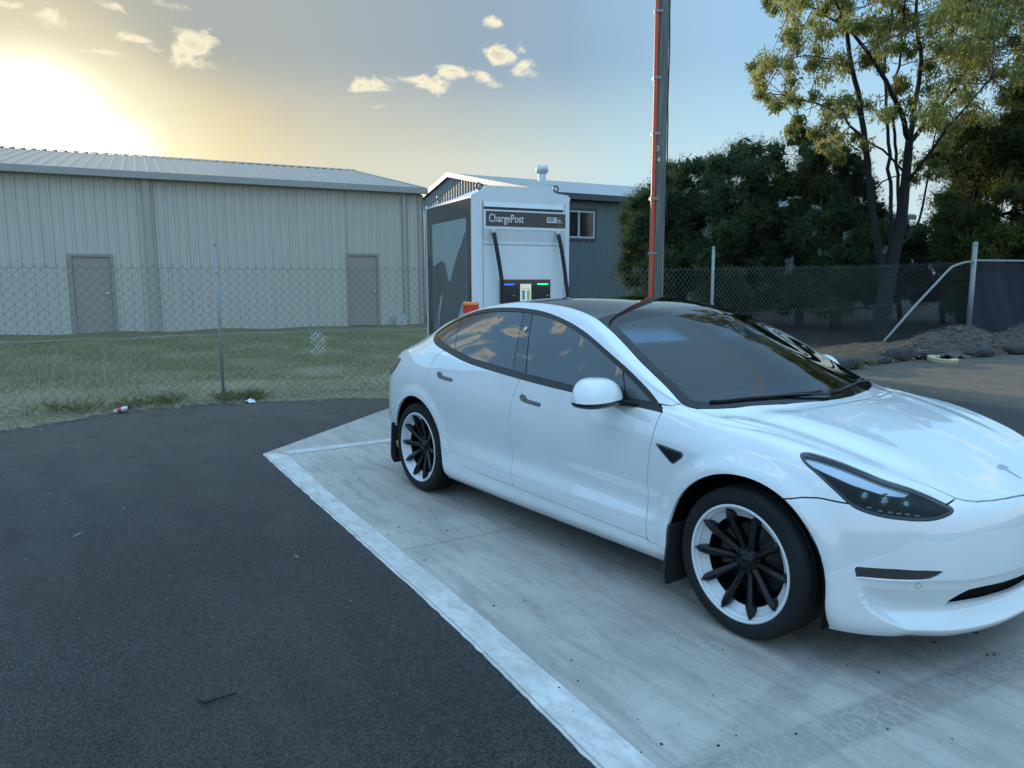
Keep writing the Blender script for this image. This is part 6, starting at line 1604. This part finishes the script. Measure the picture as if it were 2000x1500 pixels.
def mulch():
    mt=m_mulch(); r=np.random.default_rng(12); V=[];F=[]; ny,nx=70,24; 
    def hh(x,y):
        return .52*math.exp(-((y-14.4)/1.25)**2-((x+5.45)/.55)**2)+.50*math.exp(-((y-17.6)/1.6)**2-((x+5.1)/.6)**2)+.25*math.exp(-((y-12.9)/.8)**2-((x+5.6)/.4)**2)
    P=[]
    for i in range(ny+1):
        for j in range(nx+1):
            y=11.6+8*i/ny; x=-7.0+3.0*j/nx; z=.06+hh(x,y)+r.normal(0,.014)-.16*(max(0,x+4.9))*2; V.append((x,y,z)); P.append((x,y,z,hh(x,y)))
    for i in range(ny):
        for j in range(nx):
            a=i*(nx+1)+j
            if max(P[a][3],P[a+1][3],P[a+nx+1][3])>.03: F.append((a,a+nx+1,a+nx+2,a+1))
    mb=MB(); mb.add(V,F,0,True); o=mb.build('mulch_heap',mt); tag(o,'heap of grey brown wood mulch in front of the fence corner','mulch',kind='stuff')
    Q=[p for p in P if p[3]>.04]; k=5200; idx=r.integers(0,len(Q),k); A=np.array(Q)[idx][:,:3]+np.stack([r.normal(0,.05,k),r.normal(0,.05,k),np.zeros(k)],1)
    ch=litter('leaf_litter','bark chips lying on the mulch heap',A,.04,.16,.028,m_leaf('bark_chips',[(0,(.06,.05,.04)),(.6,(.16,.14,.115)),(1,(.30,.27,.23))],.05),54)
mulch()
# concrete ring lying by the rocks
mb=MB(); rg=[(.16,.0),(.30,.0),(.30,.07),(.16,.07)]
V=[];F=[];n=26
for k in range(n-5):
    a=2*math.pi*k/n
    for rr_,hh_ in rg: V.append((rr_*math.cos(a)*1.2,rr_*math.sin(a)*.9,hh_))
for k in range(n-6):
    for j in range(4): F.append((k*4+j,k*4+(j+1)%4,(k+1)*4+(j+1)%4,(k+1)*4+j))
F+=[(0,1,2,3),((n-6)*4+3,(n-6)*4+2,(n-6)*4+1,(n-6)*4)]  # yellow sunlight on the ring is put into its base colour
mb.add(V,F); o=mb.build('broken_ring',simple('sun_tinted_concrete',(.42,.37,.24),.8)); o.location=(-4.72,11.9,.0); o.rotation_euler=(.06,-.05,2.2); tag(o,'broken concrete ring, coloured yellow as if sunlit, lying on the asphalt beside the rocks','debris')
# bottle, paper, stick
def bottle():
    p_=Vector((-8.06,-2.16,.03)); root=empty('plastic_bottle',p_); tag(root,'clear plastic drink bottle with red label lying at the grass edge','bottle')
    ax=(RD*.9+Vector((0,0,.28))-FD*.2).normalized(); q=ax.to_track_quat('Z','Y').to_matrix().to_4x4(); q.translation=Vector((0,0,.0))-ax*.10
    BT=simple('bottle_plastic',(.62,.64,.66),.12,coat=.5)
    mb=MB(); mb.lathe([(0,0),(.026,.002),(.033,.012),(.033,.06)],16,q); mb.lathe([(.033,.125),(.034,.15),(.026,.185),(.014,.205),(.013,.222)],16,q); mb.build('bottle_body',BT,root)
    mb=MB(); mb.lathe([(.0335,.06),(.0335,.125)],16,q); mb.build('bottle_label',simple('red_label',(.50,.05,.03),.4),root)
    mb=MB(); mb.lathe([(.0155,.208),(.0155,.228),(0,.228)],14,q); mb.build('cap',RUBBER,root)
bottle()
r=random.Random(8); mb=MB(); V=[];F=[]
for i in range(6):
    for j in range(4): V.append((.035*i-.09+r.uniform(-.01,.01),.03*j-.045+r.uniform(-.01,.01),.012+r.uniform(0,.05)*(1 if 0<i<5 else .3)))
for i in range(5):
    for j in range(3): a=i*4+j; F.append((a,a+4,a+5,a+1))
mb.add(V,F); o=mb.build('paper_scrap',simple('white_paper',(.75,.76,.78),.7)); o.location=(-7.90,-.66,-.01); tag(o,'crumpled white paper scrap near the left fence post','litter')
mb=MB(); S_=[world_at(u,v,1) for u,v in ((382,1362),(398,1372),(425,1364),(462,1353))]
pts=[]
for q in S_:
    d=q-Vector(CAM_POS); t=-(CAM_POS[2]-.004)/d.z; pts.append(Vector(CAM_POS)+d*t)
mb.tube(pts,[.0035,.006,.005,.003],6); o=mb.build('stick',simple('dark_stick',(.02,.016,.012),.8)); tag(o,'thin dark forked stick lying on the near asphalt','stick')
